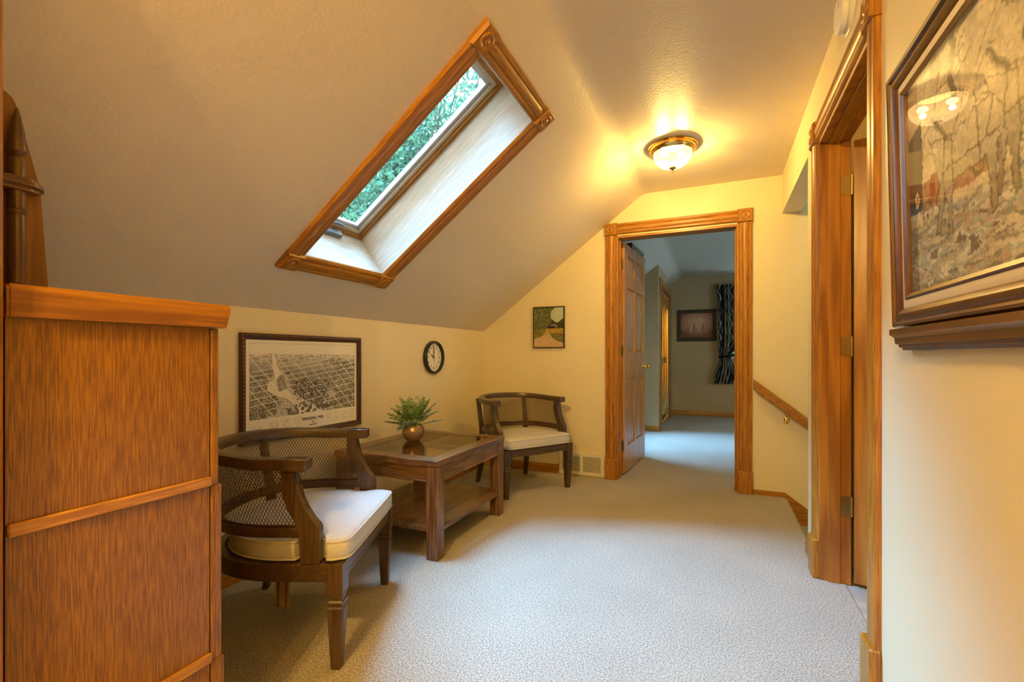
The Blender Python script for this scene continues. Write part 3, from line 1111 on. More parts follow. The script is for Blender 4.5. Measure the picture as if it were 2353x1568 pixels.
def make_chair(name, label, group):
    t = thing(name, label, 'chair', group=group)
    # seat rail round the sides and back
    bm = bmesh.new()
    plan, _ = resample(upath(SEAT_W, 0.08, -0.262, 0.262), 60)
    sweep_plan(bm, plan, [(-.014, ZR0), (.014, ZR0), (.016, ZR0 + .006), (.016, ZR1 - .004), (.012, ZR1), (-.014, ZR1)])
    finish('seat_rail', bm, 'chair_walnut_y', t, 30)
    # front rail with a sunk panel
    bm = bmesh.new()
    box(bm, 0.258, 0.284, -0.268, 0.268, ZR0 + .002, ZR1)
    f = max(bm.faces, key=lambda q: q.calc_center_median().x)
    bmesh.ops.inset_region(bm, faces=[f], thickness=.011, depth=0)
    bmesh.ops.inset_region(bm, faces=[f], thickness=.002, depth=-.003)
    bmesh.ops.inset_region(bm, faces=[f], thickness=.002, depth=.0025)
    finish('front_rail', bm, 'chair_walnut_y', t)
    # seat board
    bm = bmesh.new()
    P, _ = resample(upath(SEAT_W - .012, 0.08, -0.252, 0.262), 40)
    poly_prism(bm, [tuple(p) for p in P], lambda a, b, c: (a, b, c), ZR1 - .022, ZR1 - .006)
    finish('seat_deck', bm, 'webbing', t)
    # front legs: turned-collar tapered squares
    for s in (-1, 1):
        bm = bmesh.new()
        cx_, cy_ = 0.262, s * 0.292
        rings = [(ZR1, .0275), (.262, .0275), (.250, .0240), (.240, .0215), (.236, .0215), (.230, .0255), (.222, .0255), (.219, .0225), (.215, .0225), (.211, .0265)]
        loft(bm, [sq(cx_, cy_, z, h) for z, h in rings])
        finish('leg', bm, 'chair_walnut_z', t)
        lo = t.children[-1]
        bm = bmesh.new()
        loft(bm, [sq(cx_, cy_, .211, .0265), sq(cx_ - .002, cy_ - s * .002, .0, .0155)])
        for f in [q for q in bm.faces if abs(q.normal.z) < .5]:
            bmesh.ops.inset_region(bm, faces=[f], thickness=.0065, depth=0)
            bmesh.ops.inset_region(bm, faces=[f], thickness=.0015, depth=-.0018)
        finish('tapered_foot', bm, 'chair_walnut_z', lo)
    # rear legs running up as stiles behind the cane
    for s in (-1, 1):
        bm = bmesh.new()
        path = [(-.268, .242, 0), (-.238, .232, .12), (-.222, .222, .24), (-.222, .218, .33), (-.236, .220, .46), (-.262, .226, .60), (-.280, .230, ARM_Z + .02)]
        wd = [.016, .019, .022, .023, .018, .017, .017]
        R = []
        for (x, y, z), h in zip(path, wd):
            R.append([(x - h * .8, s * y - h, z), (x + h * .8, s * y - h, z), (x + h * .8, s * y + h, z), (x - h * .8, s * y + h, z)])
        loft(bm, R)
        bmesh.ops.bevel(bm, geom=list(bm.edges), offset=.003, segments=1, affect='EDGES')
        finish('rear_leg', bm, 'chair_walnut_z', t, 40)
    # arm posts
    for s in (-1, 1):
        bm = bmesh.new()
        fr = [(.212, ZR1), (.212, .478), (.206, .492), (.184, .514), (.160, .545), (.143, .582), (.133, .622), (.129, .682)]
        bk = [(.082, .682), (.084, .622), (.092, .582), (.106, .545), (.124, .514), (.140, .485), (.146, .465), (.148, ZR1)]
        y0, y1 = sorted((s * .284, s * .324))
        xz(bm, fr + bk, y0, y1)
        bmesh.ops.bevel(bm, geom=[e for e in bm.edges if abs(e.verts[0].co.y - e.verts[1].co.y) < 1e-5], offset=.004, segments=2, affect='EDGES')
        finish('arm_post', bm, 'chair_walnut_z', t, 30)
    # top rail and arms
    bm = bmesh.new()
    plan, _ = resample(upath(.310, 0.05, -.298, .165), 90)
    z = ARM_Z
    sweep_plan(bm, plan, [(-.026, z + .003), (-.022, z), (.022, z), (.026, z + .003), (.027, z + .022), (.023, z + .036), (.012, z + .0395), (-.012, z + .0395), (-.023, z + .036), (-.027, z + .022)], backlift)
    finish('top_rail', bm, 'chair_walnut_y', t, 40)
    for s in (-1, 1):       # squared arm tips
        bm = bmesh.new()
        y0, y1 = sorted((s * .281, s * .340))
        box(bm, .092, .174, y0, y1, z - .003, z + .0395, .004)
        finish('arm_tip', bm, 'chair_walnut_x', t, 40)
    # lower cane rail
    bm = bmesh.new()
    plan, _ = resample(upath(.300, 0.05, -.268, .15), 70)
    sweep_plan(bm, plan, [(-.012, .446), (.012, .446), (.014, .452), (.014, .474), (.010, .480), (-.012, .480)])
    finish('cane_rail', bm, 'chair_walnut_y', t, 40)
    # cane: real holes in staggered rows on the curved back
    bm = bmesh.new()
    top, Lt = resample(upath(.306, 0.05, -.290, .125), 400)
    bot, Lb = resample(upath(.300, 0.05, -.270, .145), 400)
    pitch = 0.0122
    L = (Lt + Lb) / 2
    H0, H1 = .474, .686
    nu = int(L / pitch)
    nv = int((H1 - H0) / (pitch * 0.866))
    dv = (H1 - H0) / nv

    def S(u, v, c=0.0):
        u = min(max(u, 0), 1)
        i = u * 399
        k = min(int(i), 398)
        f = i - k
        b = bot[k] * (1 - f) + bot[k + 1] * f
        a = top[k] * (1 - f) + top[k + 1] * f
        w = (v - H0) / (H1 - H0)
        p = b * (1 - w) + a * w
        return (p[0], p[1], v + backlift(u) * w)
    r = 0.0036
    verts, faces = [], []

    def mid(u):
        return False
    for j in range(nv):
        v0 = H0 + j * dv
        vc = v0 + dv / 2
        offs = 0.5 if j % 2 else 0.0
        for i in range(-1, nu + 1):
            ua, ub = (i + offs) / nu, (i + 1 + offs) / nu
            if ub <= 0 or ua >= 1:
                continue
            uc = (ua + ub) / 2
            base = len(verts)
            ru = r / L
            edge = j == 0 or j == nv - 1 or ua < .004 or ub > .996
            for k in range(8):
                a = math.pi / 8 + k * math.pi / 4
                # outer square point
                cx_, sy_ = math.cos(a), math.sin(a)
                m = max(abs(cx_), abs(sy_))
                verts.append(S(uc + (ub - ua) / 2 * cx_ / m, vc + dv / 2 * sy_ / m))
            for k in range(8):
                a = math.pi / 8 + k * math.pi / 4
                q = 0.0 if edge else 1.0
                verts.append(S(uc + ru * math.cos(a) * q, vc + r * math.sin(a) * q))
            for k in range(8):
                k2 = (k + 1) % 8
                faces.append((base + k, base + k2, base + 8 + k2, base + 8 + k))
    me = bpy.data.meshes.new('cane_panel')
    me.from_pydata(verts, [], faces)
    link('cane_panel', me, 'cane', t)
    # dark beading round the cane
    bm = bmesh.new()
    tube(bm, [S(u, H1 - .008) for u in np.linspace(0, 1, 70)], .004, 6)
    tube(bm, [S(u, H0 + .008) for u in np.linspace(0, 1, 70)], .004, 6)
    finish('cane_spline', bm, 'chair_walnut_y', t, 50)
    return t


def make_cushion(name, label, group):
    out, _ = resample(upath(.303, 0.08, -.222, .268), 110)
    # cut back round the arm posts, rounded front corners
    pts = []
    for x, y in out:
        if .130 < x < .226:
            y = math.copysign(min(abs(y), .276), y)
        if x > .250:
            y = math.copysign(abs(y) - (x - .250) * .5, y)
        pts.append((x, y))
    front = [(.284, .288), (.297, .270), (.300, .18), (.300, .0), (.300, -.18), (.297, -.270), (.284, -.288)]
    ring = np.array(pts + [f for f in front])
    # drop duplicates
    c = np.array([.03, 0.0])
    z0, z1 = ZR1 + .001, ZR1 + .074
    t = thing(name, label, 'cushion', group=group)
    bm = bmesh.new()

    def ringat(k, z, wob=0.0):
        q = c + (ring - c) * k
        return [(a, b, z + wob * math.sin(9 * a + 5 * b)) for a, b in q]
    R = [ringat(.955, z0), ringat(.99, z0 + .008), ringat(1.0, z0 + .02), ringat(1.004, (z0 + z1) / 2), ringat(1.0, z1 - .016), ringat(.985, z1 - .004), ringat(.955, z1 + .002, .001), ringat(.84, z1 + .008, .002), ringat(.6, z1 + .013, .002), ringat(.3, z1 + .015, .001)]
    V = loft(bm, R, False)
    bm.faces.new(V[0][::-1])
    cv = bm.verts.new((c[0], c[1], z1 + .0155))
    n = len(V[-1])
    for k in range(n):
        bm.faces.new((V[-1][k], V[-1][(k + 1) % n], cv))
    finish('pad', bm, 'cushion_fabric', t, 60)
    for z, k in ((z0 + .008, .997), (z1 - .007, .997)):
        bm = bmesh.new()
        q = c + (ring - c) * k
        closed_tube(bm, [(a, b, z) for a, b in q], .0042, 6)
        finish('piping', bm, 'cushion_piping', t, 60)
    return t


def copy_tree(o, parent=None):
    c = o.copy()
    COL.objects.link(c)
    if parent is not None:
        c.parent = parent
    for ch in o.children:
        copy_tree(ch, c)
    return c


C1, A1 = (-1.535, 1.372, 0), math.radians(23.4)
C2, A2 = (-1.475, 3.500, 0), math.radians(-33.5)
chair1 = make_chair('barrel_chair', 'dark walnut barrel chair with cane back beside the oak bookcase', 'cane barrel chairs')
chair2 = copy_tree(chair1)
chair2['label'] = 'dark walnut cane barrel chair in the far corner by the floor register'
cush1 = make_cushion('seat_cushion', 'cream piped seat cushion on the nearer cane chair, lit by the skylight', 'chair cushions')
cush2 = copy_tree(cush1)
cush2['label'] = 'cream piped seat cushion on the chair in the far corner'
for o, l, a in ((chair1, C1, A1), (cush1, C1, A1), (chair2, C2, A2), (cush2, C2, A2)):
    o.location = l
    o.rotation_euler = (0, 0, a)
# torn webbing strap hanging under the nearer seat
bm = bmesh.new()
ws = [(-.055, .0, .345), (-.055, .0, .28), (-.066, .006, .20), (-.085, .014, .142)]
sx_, sy_ = .035, -.17
L_, R_ = [], []
for (a, b, z) in ws:
    h = .031
    L_.append((sx_ + a * .3 - h, sy_ + b, z))
    R_.append((sx_ + a * .3 + h * .9, sy_ + b - .012, z - (.018 if z < .16 else 0)))
vl = [bm.verts.new(p) for p in L_]
vr = [bm.verts.new(p) for p in R_]
for i in range(3):
    bm.faces.new((vl[i], vr[i], vr[i + 1], vl[i + 1]))
bmesh.ops.solidify(bm, geom=list(bm.faces), thickness=.002)
strap = finish('webbing_strap', bm, 'webbing', chair1)
bm = bmesh.new()
for q in (.22, .78):
    for i in range(26):
        z = .30 - i * .0060
        f = np.interp(z, [.15, .20, .28, .345], [3, 2, 1, 0])
        i0 = min(int(f), 2)
        w = f - i0
        p = lambda Q: (Vector(Q[i0]) * (1 - w) + Vector(Q[i0 + 1]) * w)
        a, b = p(L_), p(R_)
        e = (b - a).normalized()
        m_ = a + (b - a) * q + Vector((0.0004, -.0032, 0))
        vs = [bm.verts.new(m_ + e * sx + Vector((0, 0, sz))) for sx, sz in ((-.004, -.0016), (.004, -.0016), (.004, .0016), (-.004, .0016))]
        bm.faces.new(vs)
finish('stitching', bm, 'webbing_thread', strap, None, 'stuff')

# ------------------------------------------------------------------ glass-topped table
TX0, TX1, TY0, TY1, TZ = -1.995, -1.306, 2.022, 2.840, 0.518
tb = thing('coffee_table', 'dark oak square table with a glass top and lower shelf between the chairs', 'table', ((TX0 + TX1) / 2, (TY0 + TY1) / 2, 0))
FW, FT = 0.082, 0.034
TP = [(0, 0), (0, FT - .004), (.004, FT), (FW - .006, FT), (FW - .004, FT - .0012), (FW, FT - .0015), (FW, 0)]
for p0, p1, ac, m in (((TX1, TY0), (TX1, TY1), (-1, 0, 0), 'y'), ((TX0, TY0), (TX0, TY1), (1, 0, 0), 'y'), ((TX0, TY0), (TX1, TY0), (0, 1, 0), 'x'), ((TX0, TY1), (TX1, TY1), (0, -1, 0), 'x')):
    bm = bmesh.new()
    sweep(bm, TP, (*p0, TZ - FT), (*p1, TZ - FT), ac, (0, 0, 1), 1.0, 1.0)
    world_child(finish('top_board', bm, 'table_oak_' + m, tb, 30))
mx_, my_ = (TX0 + TX1) / 2, (TY0 + TY1) / 2
bx('cross_bar', 'table_oak_y', tb, mx_ - .022, mx_ + .022, TY0 + FW - .01, TY1 - FW + .01, TZ - .030, TZ - .0075, .003)
bx('cross_bar', 'table_oak_x', tb, TX0 + FW - .01, mx_ - .022, my_ - .022, my_ + .022, TZ - .030, TZ - .0075, .003)
bx('cross_bar', 'table_oak_x', tb, mx_ + .022, TX1 - FW + .01, my_ - .022, my_ + .022, TZ - .030, TZ - .0075, .003)
bx('glass_top', 'table_glass', tb, TX0 + FW - .003, TX1 - FW + .003, TY0 + FW - .003, TY1 - FW + .003, TZ - .0068, TZ - .0008)
LG = 0.070
for x0 in (TX0 + .003, TX1 - LG - .003):
    for y0 in (TY0 + .003, TY1 - LG - .003):
        bx('leg', 'table_oak_z', tb, x0, x0 + LG, y0, y0 + LG, 0, TZ - FT, .004)
AZ0, AZ1 = 0.398, TZ - FT
for x in (TX0 + .012, TX1 - .034):
    bx('apron', 'table_oak_y', tb, x, x + .022, TY0 + LG, TY1 - LG, AZ0 + .012, AZ1, .002)
    bx('apron_bead', 'table_oak_y', tb, x - .003, x + .025, TY0 + LG, TY1 - LG, AZ0, AZ0 + .013, .004)
for y in (TY0 + .012, TY1 - .034):
    bx('apron', 'table_oak_x', tb, TX0 + LG, TX1 - LG, y, y + .022, AZ0 + .012, AZ1, .002)
    bx('apron_bead', 'table_oak_x', tb, TX0 + LG, TX1 - LG, y - .003, y + .025, AZ0, AZ0 + .013, .004)
bm = bmesh.new()
n_ = LG * .62
q = [(TX0 + .02, TY0 + n_), (TX0 + n_, TY0 + .02), (TX1 - n_, TY0 + .02), (TX1 - .012, TY0 + n_), (TX1 - .012, TY1 - n_), (TX1 - n_, TY1 - .02), (TX0 + n_, TY1 - .02), (TX0 + .02, TY1 - n_)]
poly_prism(bm, q, lambda a, b, c: (a, b, c), .138, .160)
world_child(finish('lower_shelf', bm, 'table_oak_y', tb))

# ------------------------------------------------------------------ potted fern
PX, PY, PZ = -1.765, 2.455, TZ + .0003
pl = thing('potted_fern', 'small green artificial fern in a round bronze pot on the glass table', 'potted plant', (PX, PY, PZ))
bm = bmesh.new()
k = 1.12
prof = [(0, 0), (.034, 0), (.036, .003), (.052, .016), (.061, .034), (.063, .050), (.060, .068), (.053, .083), (.049, .090), (.046, .089), (.050, .078), (.052, .070), (0, .070)]
lathe(bm, [(a * k, b * k) for a, b in prof], n=40)
finish('pot', bm, 'bronze_glaze', pl, 40)
bm = bmesh.new()
lathe(bm, [(.0555, .0785), (.03, .086), (0, .088)], n=24)
finish('soil', bm, 'soil', pl, 60)


def frond(az, elev, length, droop, seed, mat, pairs=13, lw=.0065):
    r = random.Random(seed)
    bm = bmesh.new()
    d = Vector((math.cos(az), math.sin(az), 0))
    pts = []
    p = Vector((d.x * .018, d.y * .018, .085))
    e = elev
    n = 14
    for i in range(n + 1):
        pts.append(p.copy())
        p = p + (d * math.cos(e) + Vector((0, 0, 1)) * math.sin(e)) * (length / n)
        e -= droop / n
    tube(bm, pts, .001, 5, radii=[.0016 * (1 - .7 * i / n) for i in range(n + 1)])
    side = d.cross(Vector((0, 0, 1)))
    for j in range(pairs):
        f = .26 + .74 * j / (pairs - 1)
        i = min(int(f * n), n - 1)
        q = pts[i].lerp(pts[i + 1], f * n - i)
        t = (pts[i + 1] - pts[i]).normalized()
        span = .030 * math.sin(math.pi * min(1, .25 + f * .72)) + .006
        for s in (-1, 1):
            m = 3 if span > .022 else 2
            for h in range(m):
                c = q + (side * s * .85 + t * .5) * span * (h + .8) / m + Vector((r.uniform(-.002, .002), r.uniform(-.002, .002), r.uniform(-.003, .003)))
                u = (side * s + t * .6 + Vector((0, 0, r.uniform(-.4, .4)))).normalized()
                nn = Vector((r.uniform(-.6, .6), r.uniform(-.6, .6), 1)).normalized()
                v = nn.cross(u).normalized()
                w = lw * r.uniform(.75, 1.25)
                vs = [bm.verts.new(c + u * a * w * 1.15 + v * b * w) for a, b in ((-1, 0), (-.3, .7), (.6, .75), (1, 0), (.6, -.75), (-.3, -.7))]
                bm.faces.new(vs)
    return finish('frond', bm, mat, pl)


# azimuths: camera sees the plant from -y/+x; image right is roughly +x+y
fr_spec = [(2.6, 1.2, .19, .5), (2.9, .95, .19, .5), (3.3, .62, .175, .35), (3.6, .35, .16, .3), (1.9, 1.35, .20, .4), (1.2, 1.42, .19, .35), (.9, 1.28, .19, .4), (.5, 1.1, .185, .45), (.4, .42, .165, .35), (5.6, 1.25, .16, .5), (4.6, 1.3, .16, .5), (4.0, 1.1, .17, .6), (.0, 1.05, .16, .5), (5.2, .8, .12, .8), (2.2, 1.12, .18, .5), (3.1, 1.3, .20, .35), (4.4, .5, .10, 1.1), (1.5, 1.2, .18, .4), (3.9, .7, .14, .5), (.7, .85, .16, .5), (2.5, 1.45, .19, .3), (5.0, 1.4, .18, .4), (3.4, 1.0, .15, .5), (.2, 1.3, .17, .4)]
for i, (az, el, ln, dr) in enumerate(fr_spec):
    frond(az, el, ln, dr, 40 + i, 'frond_pale' if i in (7, 8, 12, 13, 16, 19) else 'fern_leaf', pairs=15, lw=.0068)

# ------------------------------------------------------------------ pictures
def rail_frame(parent, prof, mat, c0, U, V, out, w, h, nm='frame_rail'):
    """Mitred frame of four rails round the rectangle c0..c0+U*w+V*h (outer size)."""
    c0, U, V, out = Vector(c0), Vector(U), Vector(V), Vector(out)
    for (p, q, ac, ax) in ((c0, c0 + U * w, V, 'u'), (c0 + V * h, c0 + U * w + V * h, -V, 'u'), (c0, c0 + V * h, U, 'v'), (c0 + U * w, c0 + U * w + V * h, -U, 'v')):
        bm = bmesh.new()
        sweep(bm, prof, p, q, ac, out, 1.0, 1.0)
        m = mat if isinstance(mat, str) and mat in MATS else mat + ('_z' if ax == 'v' else ('_y' if abs(U.y) > .5 else '_x'))
        world_child(finish(nm, bm, m, parent, 30))


# --- bird's-eye map on the knee wall
def map_image():
    h, w = 250, 360
    Y, X = np.mgrid[0:h, 0:w].astype(float)
    x, y = X / w, Y / h
    paper = np.array([.88, .83, .70])
    img = np.ones((h, w, 3)) * paper
    tone = np.zeros((h, w))
    x0, x1, yt, yb = .03, .975, .145, .815
    inside = (x > x0) & (x < x1) & (y > yt) & (y < yb)
    n1, n2, n3 = fnoise(h, w, 7, 1), fnoise(h, w, 40, 2), vnoise(h, w, 2.2, 3)
    base = .58 + .30 * (n1 - .5) + .5 * (n3 - .5) * np.clip((y - .2) * 3, .3, 1)
    base = base - .42 * np.clip((.33 - y) / .18, 0, 1)
    base = base + .2 * (n2 - .5) + .10 * (y - .45)
    tone = np.where(inside, base, 0)
    # distant hills drawn with thin lines
    for k, (yc, amp) in enumerate(((.165, .006), (.185, .008), (.21, .010), (.235, .012))):
        line = yc + amp * np.sin(x * 17 + k * 2) + .014 * (vnoise(1, w, 18, 60 + k) - .5)
        tone = np.where(inside & (np.abs(y - line) < .0035) & (n1 > .42), .6, tone)
    hill = inpoly(x, y, [(.62, .25), (.68, .20), (.78, .185), (.98, .28), (.98, .42), (.72, .27)])
    tone = np.where(inside & hill, .58 + .9 * (n3 - .5), tone)
    st = np.full((h, w), 9.0)
    # street grids (perspective): families of lines
    for k in range(15):
        a = -.20 + k * .105
        st = np.minimum(st, seg_dist(x, y * .7, a + .02, .18 * .7, a + .42, .82 * .7) / (1.0 if a > .2 else 1.1))
    for k in range(12):
        yy = .30 + .045 * k + .0022 * k * k
        st = np.minimum(st, seg_dist(x, y * .7, 0, (yy + .04) * .7, 1.0, (yy - .15) * .7))
    wst = .0022 + .0016 * np.clip(y - .2, 0, 1)
    riverside = inpoly(x, y, [(.17, .14), (.23, .14), (.26, .28), (.33, .42), (.36, .56), (.45, .66), (.66, .83), (.20, .83), (.27, .66), (.20, .55), (.15, .46), (.21, .36), (.20, .25)])
    tone = np.where(inside & (st < wst) & ~riverside, .10, tone)
    # river, islands and lumber yards
    river = inpoly(x, y, [(.195, .15), (.215, .15), (.235, .28), (.29, .40), (.33, .55), (.36, .60), (.44, .64), (.50, .70), (.62, .80), (.62, .83), (.42, .83), (.38, .70), (.30, .62), (.24, .60), (.16, .53), (.16, .47), (.22, .40), (.20, .28)])
    tone = np.where(inside & riverside & ~river, .34 + .5 * (n3 - .5), tone)
    tone = np.where(inside & river, .07 + .10 * (n1 > .62), tone)
    isl = inpoly(x, y, [(.235, .40), (.27, .36), (.29, .40), (.32, .52), (.25, .55), (.23, .47)])
    tone = np.where(inside & isl, .52 + .5 * (n3 - .5), tone)
    for pts in ([(.30, .70), (.37, .69), (.39, .79), (.33, .82)], [(.46, .66), (.56, .72), (.44, .77)], [(.66, .60), (.72, .57), (.78, .64), (.70, .68)]):
        q = inpoly(x, y, pts)
        tone = np.where(inside & q, np.where(((x * 70 + y * 25) % 1) < .5, .5, .12), tone)
    tr = (y > .72 + .05 * np.sin(x * 9)) & (x > .30) & (x < .72) & (y < .86 - .10 * x)
    tone = np.where(inside & tr & (n1 > .50), .72, tone)
    bld = (vnoise(h, w, 3.0, 9) > .66) & (x > .36) & (x < .70) & (y > .44) & (y < .66)
    tone = np.where(inside & bld, .78, tone)
    tone = np.where(inside & (y > .70) & (x < .16), np.maximum(tone, .55 + .6 * (n3 - .5)), tone)
    ink = np.array([.075, .062, .05])
    t = np.clip(tone * 1.3 - .04, 0, .97)[..., None]
    img = img * (1 - t) + ink * t
    fr = ((np.abs(x - x0) < .0016) | (np.abs(x - x1) < .0016)) & (y > .04) & (y < yb) | ((np.abs(y - .04) < .0024) & (x > x0) & (x < x1))
    img[fr] = img[fr] * .6
    # the index lists: rows of fine grey text
    for a, b, c, d in ((.05, .12, .88, .97), (.17, .25, .86, .97), (.27, .34, .85, .97), (.36, .44, .845, .965), (.66, .73, .845, .965), (.75, .81, .845, .96), (.83, .89, .845, .95), (.905, .965, .845, .945)):
        q = (x > a) & (x < b) & (y > c) & (y < d) & (((y - c) * h) % 4 < 1.6) & (vnoise(h, w, 2.5, 30) > .42)
        img[q] = img[q] * .62
    return img


mp = thing('framed_map', "mahogany-framed bird's-eye city map print on the knee wall", 'picture', (XL, 1.88, .64))
MY0, MY1, MZ0, MZ1 = 1.482, 2.286, 0.628, 1.166
PF = [(0, 0), (0, .018), (.004, .022), (.012, .022), (.014, .018), (.022, .016), (.030, .010), (.031, .006), (.031, 0)]
rail_frame(mp, PF, 'frame_mahogany', (XL + .001, MY0, MZ0), (0, 1, 0), (0, 0, 1), (1, 0, 0), MY1 - MY0, MZ1 - MZ0)
# rope bead round the frame
bead = bmesh.new()
for k in range(140):
    t = k / 140 * 2 * ((MY1 - MY0) + (MZ1 - MZ0) - .04)
    a, b = MY1 - MY0 - .02, MZ1 - MZ0 - .02
    if t < a:
        y, z = MY0 + .01 + t, MZ1 - .01
    elif t < a + b:
        y, z = MY1 - .01, MZ1 - .01 - (t - a)
    elif t < 2 * a + b:
        y, z = MY1 - .01 - (t - a - b), MZ0 + .01
    else:
        y, z = MY0 + .01, MZ0 + .01 + (t - 2 * a - b)
    bmesh.ops.create_icosphere(bead, subdivisions=1, radius=.0042, matrix=Matrix.Translation((XL + .022, y, z)))
world_child(finish('rope_bead', bead, 'gold_bead', mp, 60))
print_grid('print', map_image(), (XL + .007, MY0 + .029, MZ0 + .029), (0, MY1 - MY0 - .058, 0), (0, 0, MZ1 - MZ0 - .058), mp)
mh = MZ1 - MZ0 - .058
myc = MY0 + .029 + .545 * (MY1 - MY0 - .058)
place_text('lettering', 'WAUSAU, WIS.', .0225, (XL + .0082, myc, MZ0 + .029 + mh * .115), (0, 1, 0), (0, 0, 1), mp)
place_text('lettering', '1891.', .008, (XL + .0082, myc, MZ0 + .029 + mh * .072), (0, 1, 0), (0, 0, 1), mp)
place_text('lettering', 'COUNTY SEAT.', .008, (XL + .0082, myc, MZ0 + .029 + mh * .042), (0, 1, 0), (0, 0, 1), mp)
bx('picture_glass', 'dull_glass', mp, XL + .0095, XL + .0112, MY0 + .026, MY1 - .026, MZ0 + .026, MZ1 - .026)


# --- barn photograph on the end wall
def barn_image():
    h, w = 130, 100
    Y, X = np.mgrid[0:h, 0:w].astype(float)
    x, y = X / w, Y / h
    n, n2, n3 = fnoise(h, w, 9, 71), fnoise(h, w, 4, 72, 2), vnoise(h, w, 22, 73)
    img = np.ones((h, w, 3)) * np.array([.46, .52, .34])
    img += (.10 * (fnoise(h, w, 16, 75) - .5) * (y < .4))[..., None]
    tree = (x < .60 + .10 * (n3 - .5) * 2 - np.clip(.30 - y, -1, 0) * .1 - np.clip(y - .32, 0, 1) * .6) & (y < .62)
    img[tree] = (np.array([.10, .105, .035])[None] * (0.4 + 1.7 * n2[tree][:, None]) + .05 * (n[tree][:, None] > .58))
    back = (y > .36 - .05 * np.sin(x * 14) - .05 * n3) & (y < .56) & (x > .42)
    img[back & ~tree] = np.array([.045, .050, .022]) * (0.6 + n2[back & ~tree][:, None])
    roof = inpoly(x, y, [(.55, .46), (.58, .435), (.74, .425), (.70, .47)])
    wall = inpoly(x, y, [(.50, .47), (.72, .465), (.78, .46), (.80, .53), (.48, .53)])
    gab = inpoly(x, y, [(.70, .49), (.75, .43), (.80, .48), (.80, .53), (.70, .53)])
    img[wall] = np.array([.035, .02, .018])
    img[gab] = np.array([.20, .11, .09])
    img[roof] = np.array([.36, .23, .17])
    field = (y > .525) & (x > .42)
    img[field] = np.array([.42, .28, .05]) * (.55 + .8 * n2[field][:, None])
    low = (y > .60 + .1 * n3) & (x > .5)
    img[low] = np.array([.16, .14, .045]) * (.4 + 1.3 * n2[low][:, None])
    lf = (y > .55) & (x < .46)
    img[lf] = np.array([.20, .17, .045]) * (.5 + 1.0 * n[lf][:, None])
    road = inpoly(x, y, [(.415, .55), (.45, .55), (.50, .64), (.60, .74), (.78, .84), (1.0, .90), (1.0, 1.01), (0, 1.01), (0, .79), (.22, .74), (.36, .66)])
    img[road] = np.array([.56, .38, .20]) * (.85 + .3 * n[road][:, None])
    rut = inpoly(x, y, [(.43, .58), (.45, .60), (.455, .70), (.42, .72)])
    img[rut] = np.array([.24, .20, .07])
    return img


bp_ = thing('barn_photograph', 'small upright photo of a barn at the end of a dirt track', 'picture', (-1.39, YF, 1.12))
BX0, BX1, BZ0, BZ1 = -1.538, -1.241, 1.124, 1.497
rail_frame(bp_, [(0, 0), (0, .024), (.008, .024), (.008, .019), (.009, 0)], 'black_frame', (BX0, YF, BZ0), (1, 0, 0), (0, 0, 1), (0, -1, 0), BX1 - BX0, BZ1 - BZ0)
print_grid('print', barn_image(), (BX0 + .007, YF - .0185, BZ0 + .007), (BX1 - BX0 - .014, 0, 0), (0, 0, BZ1 - BZ0 - .014), bp_)


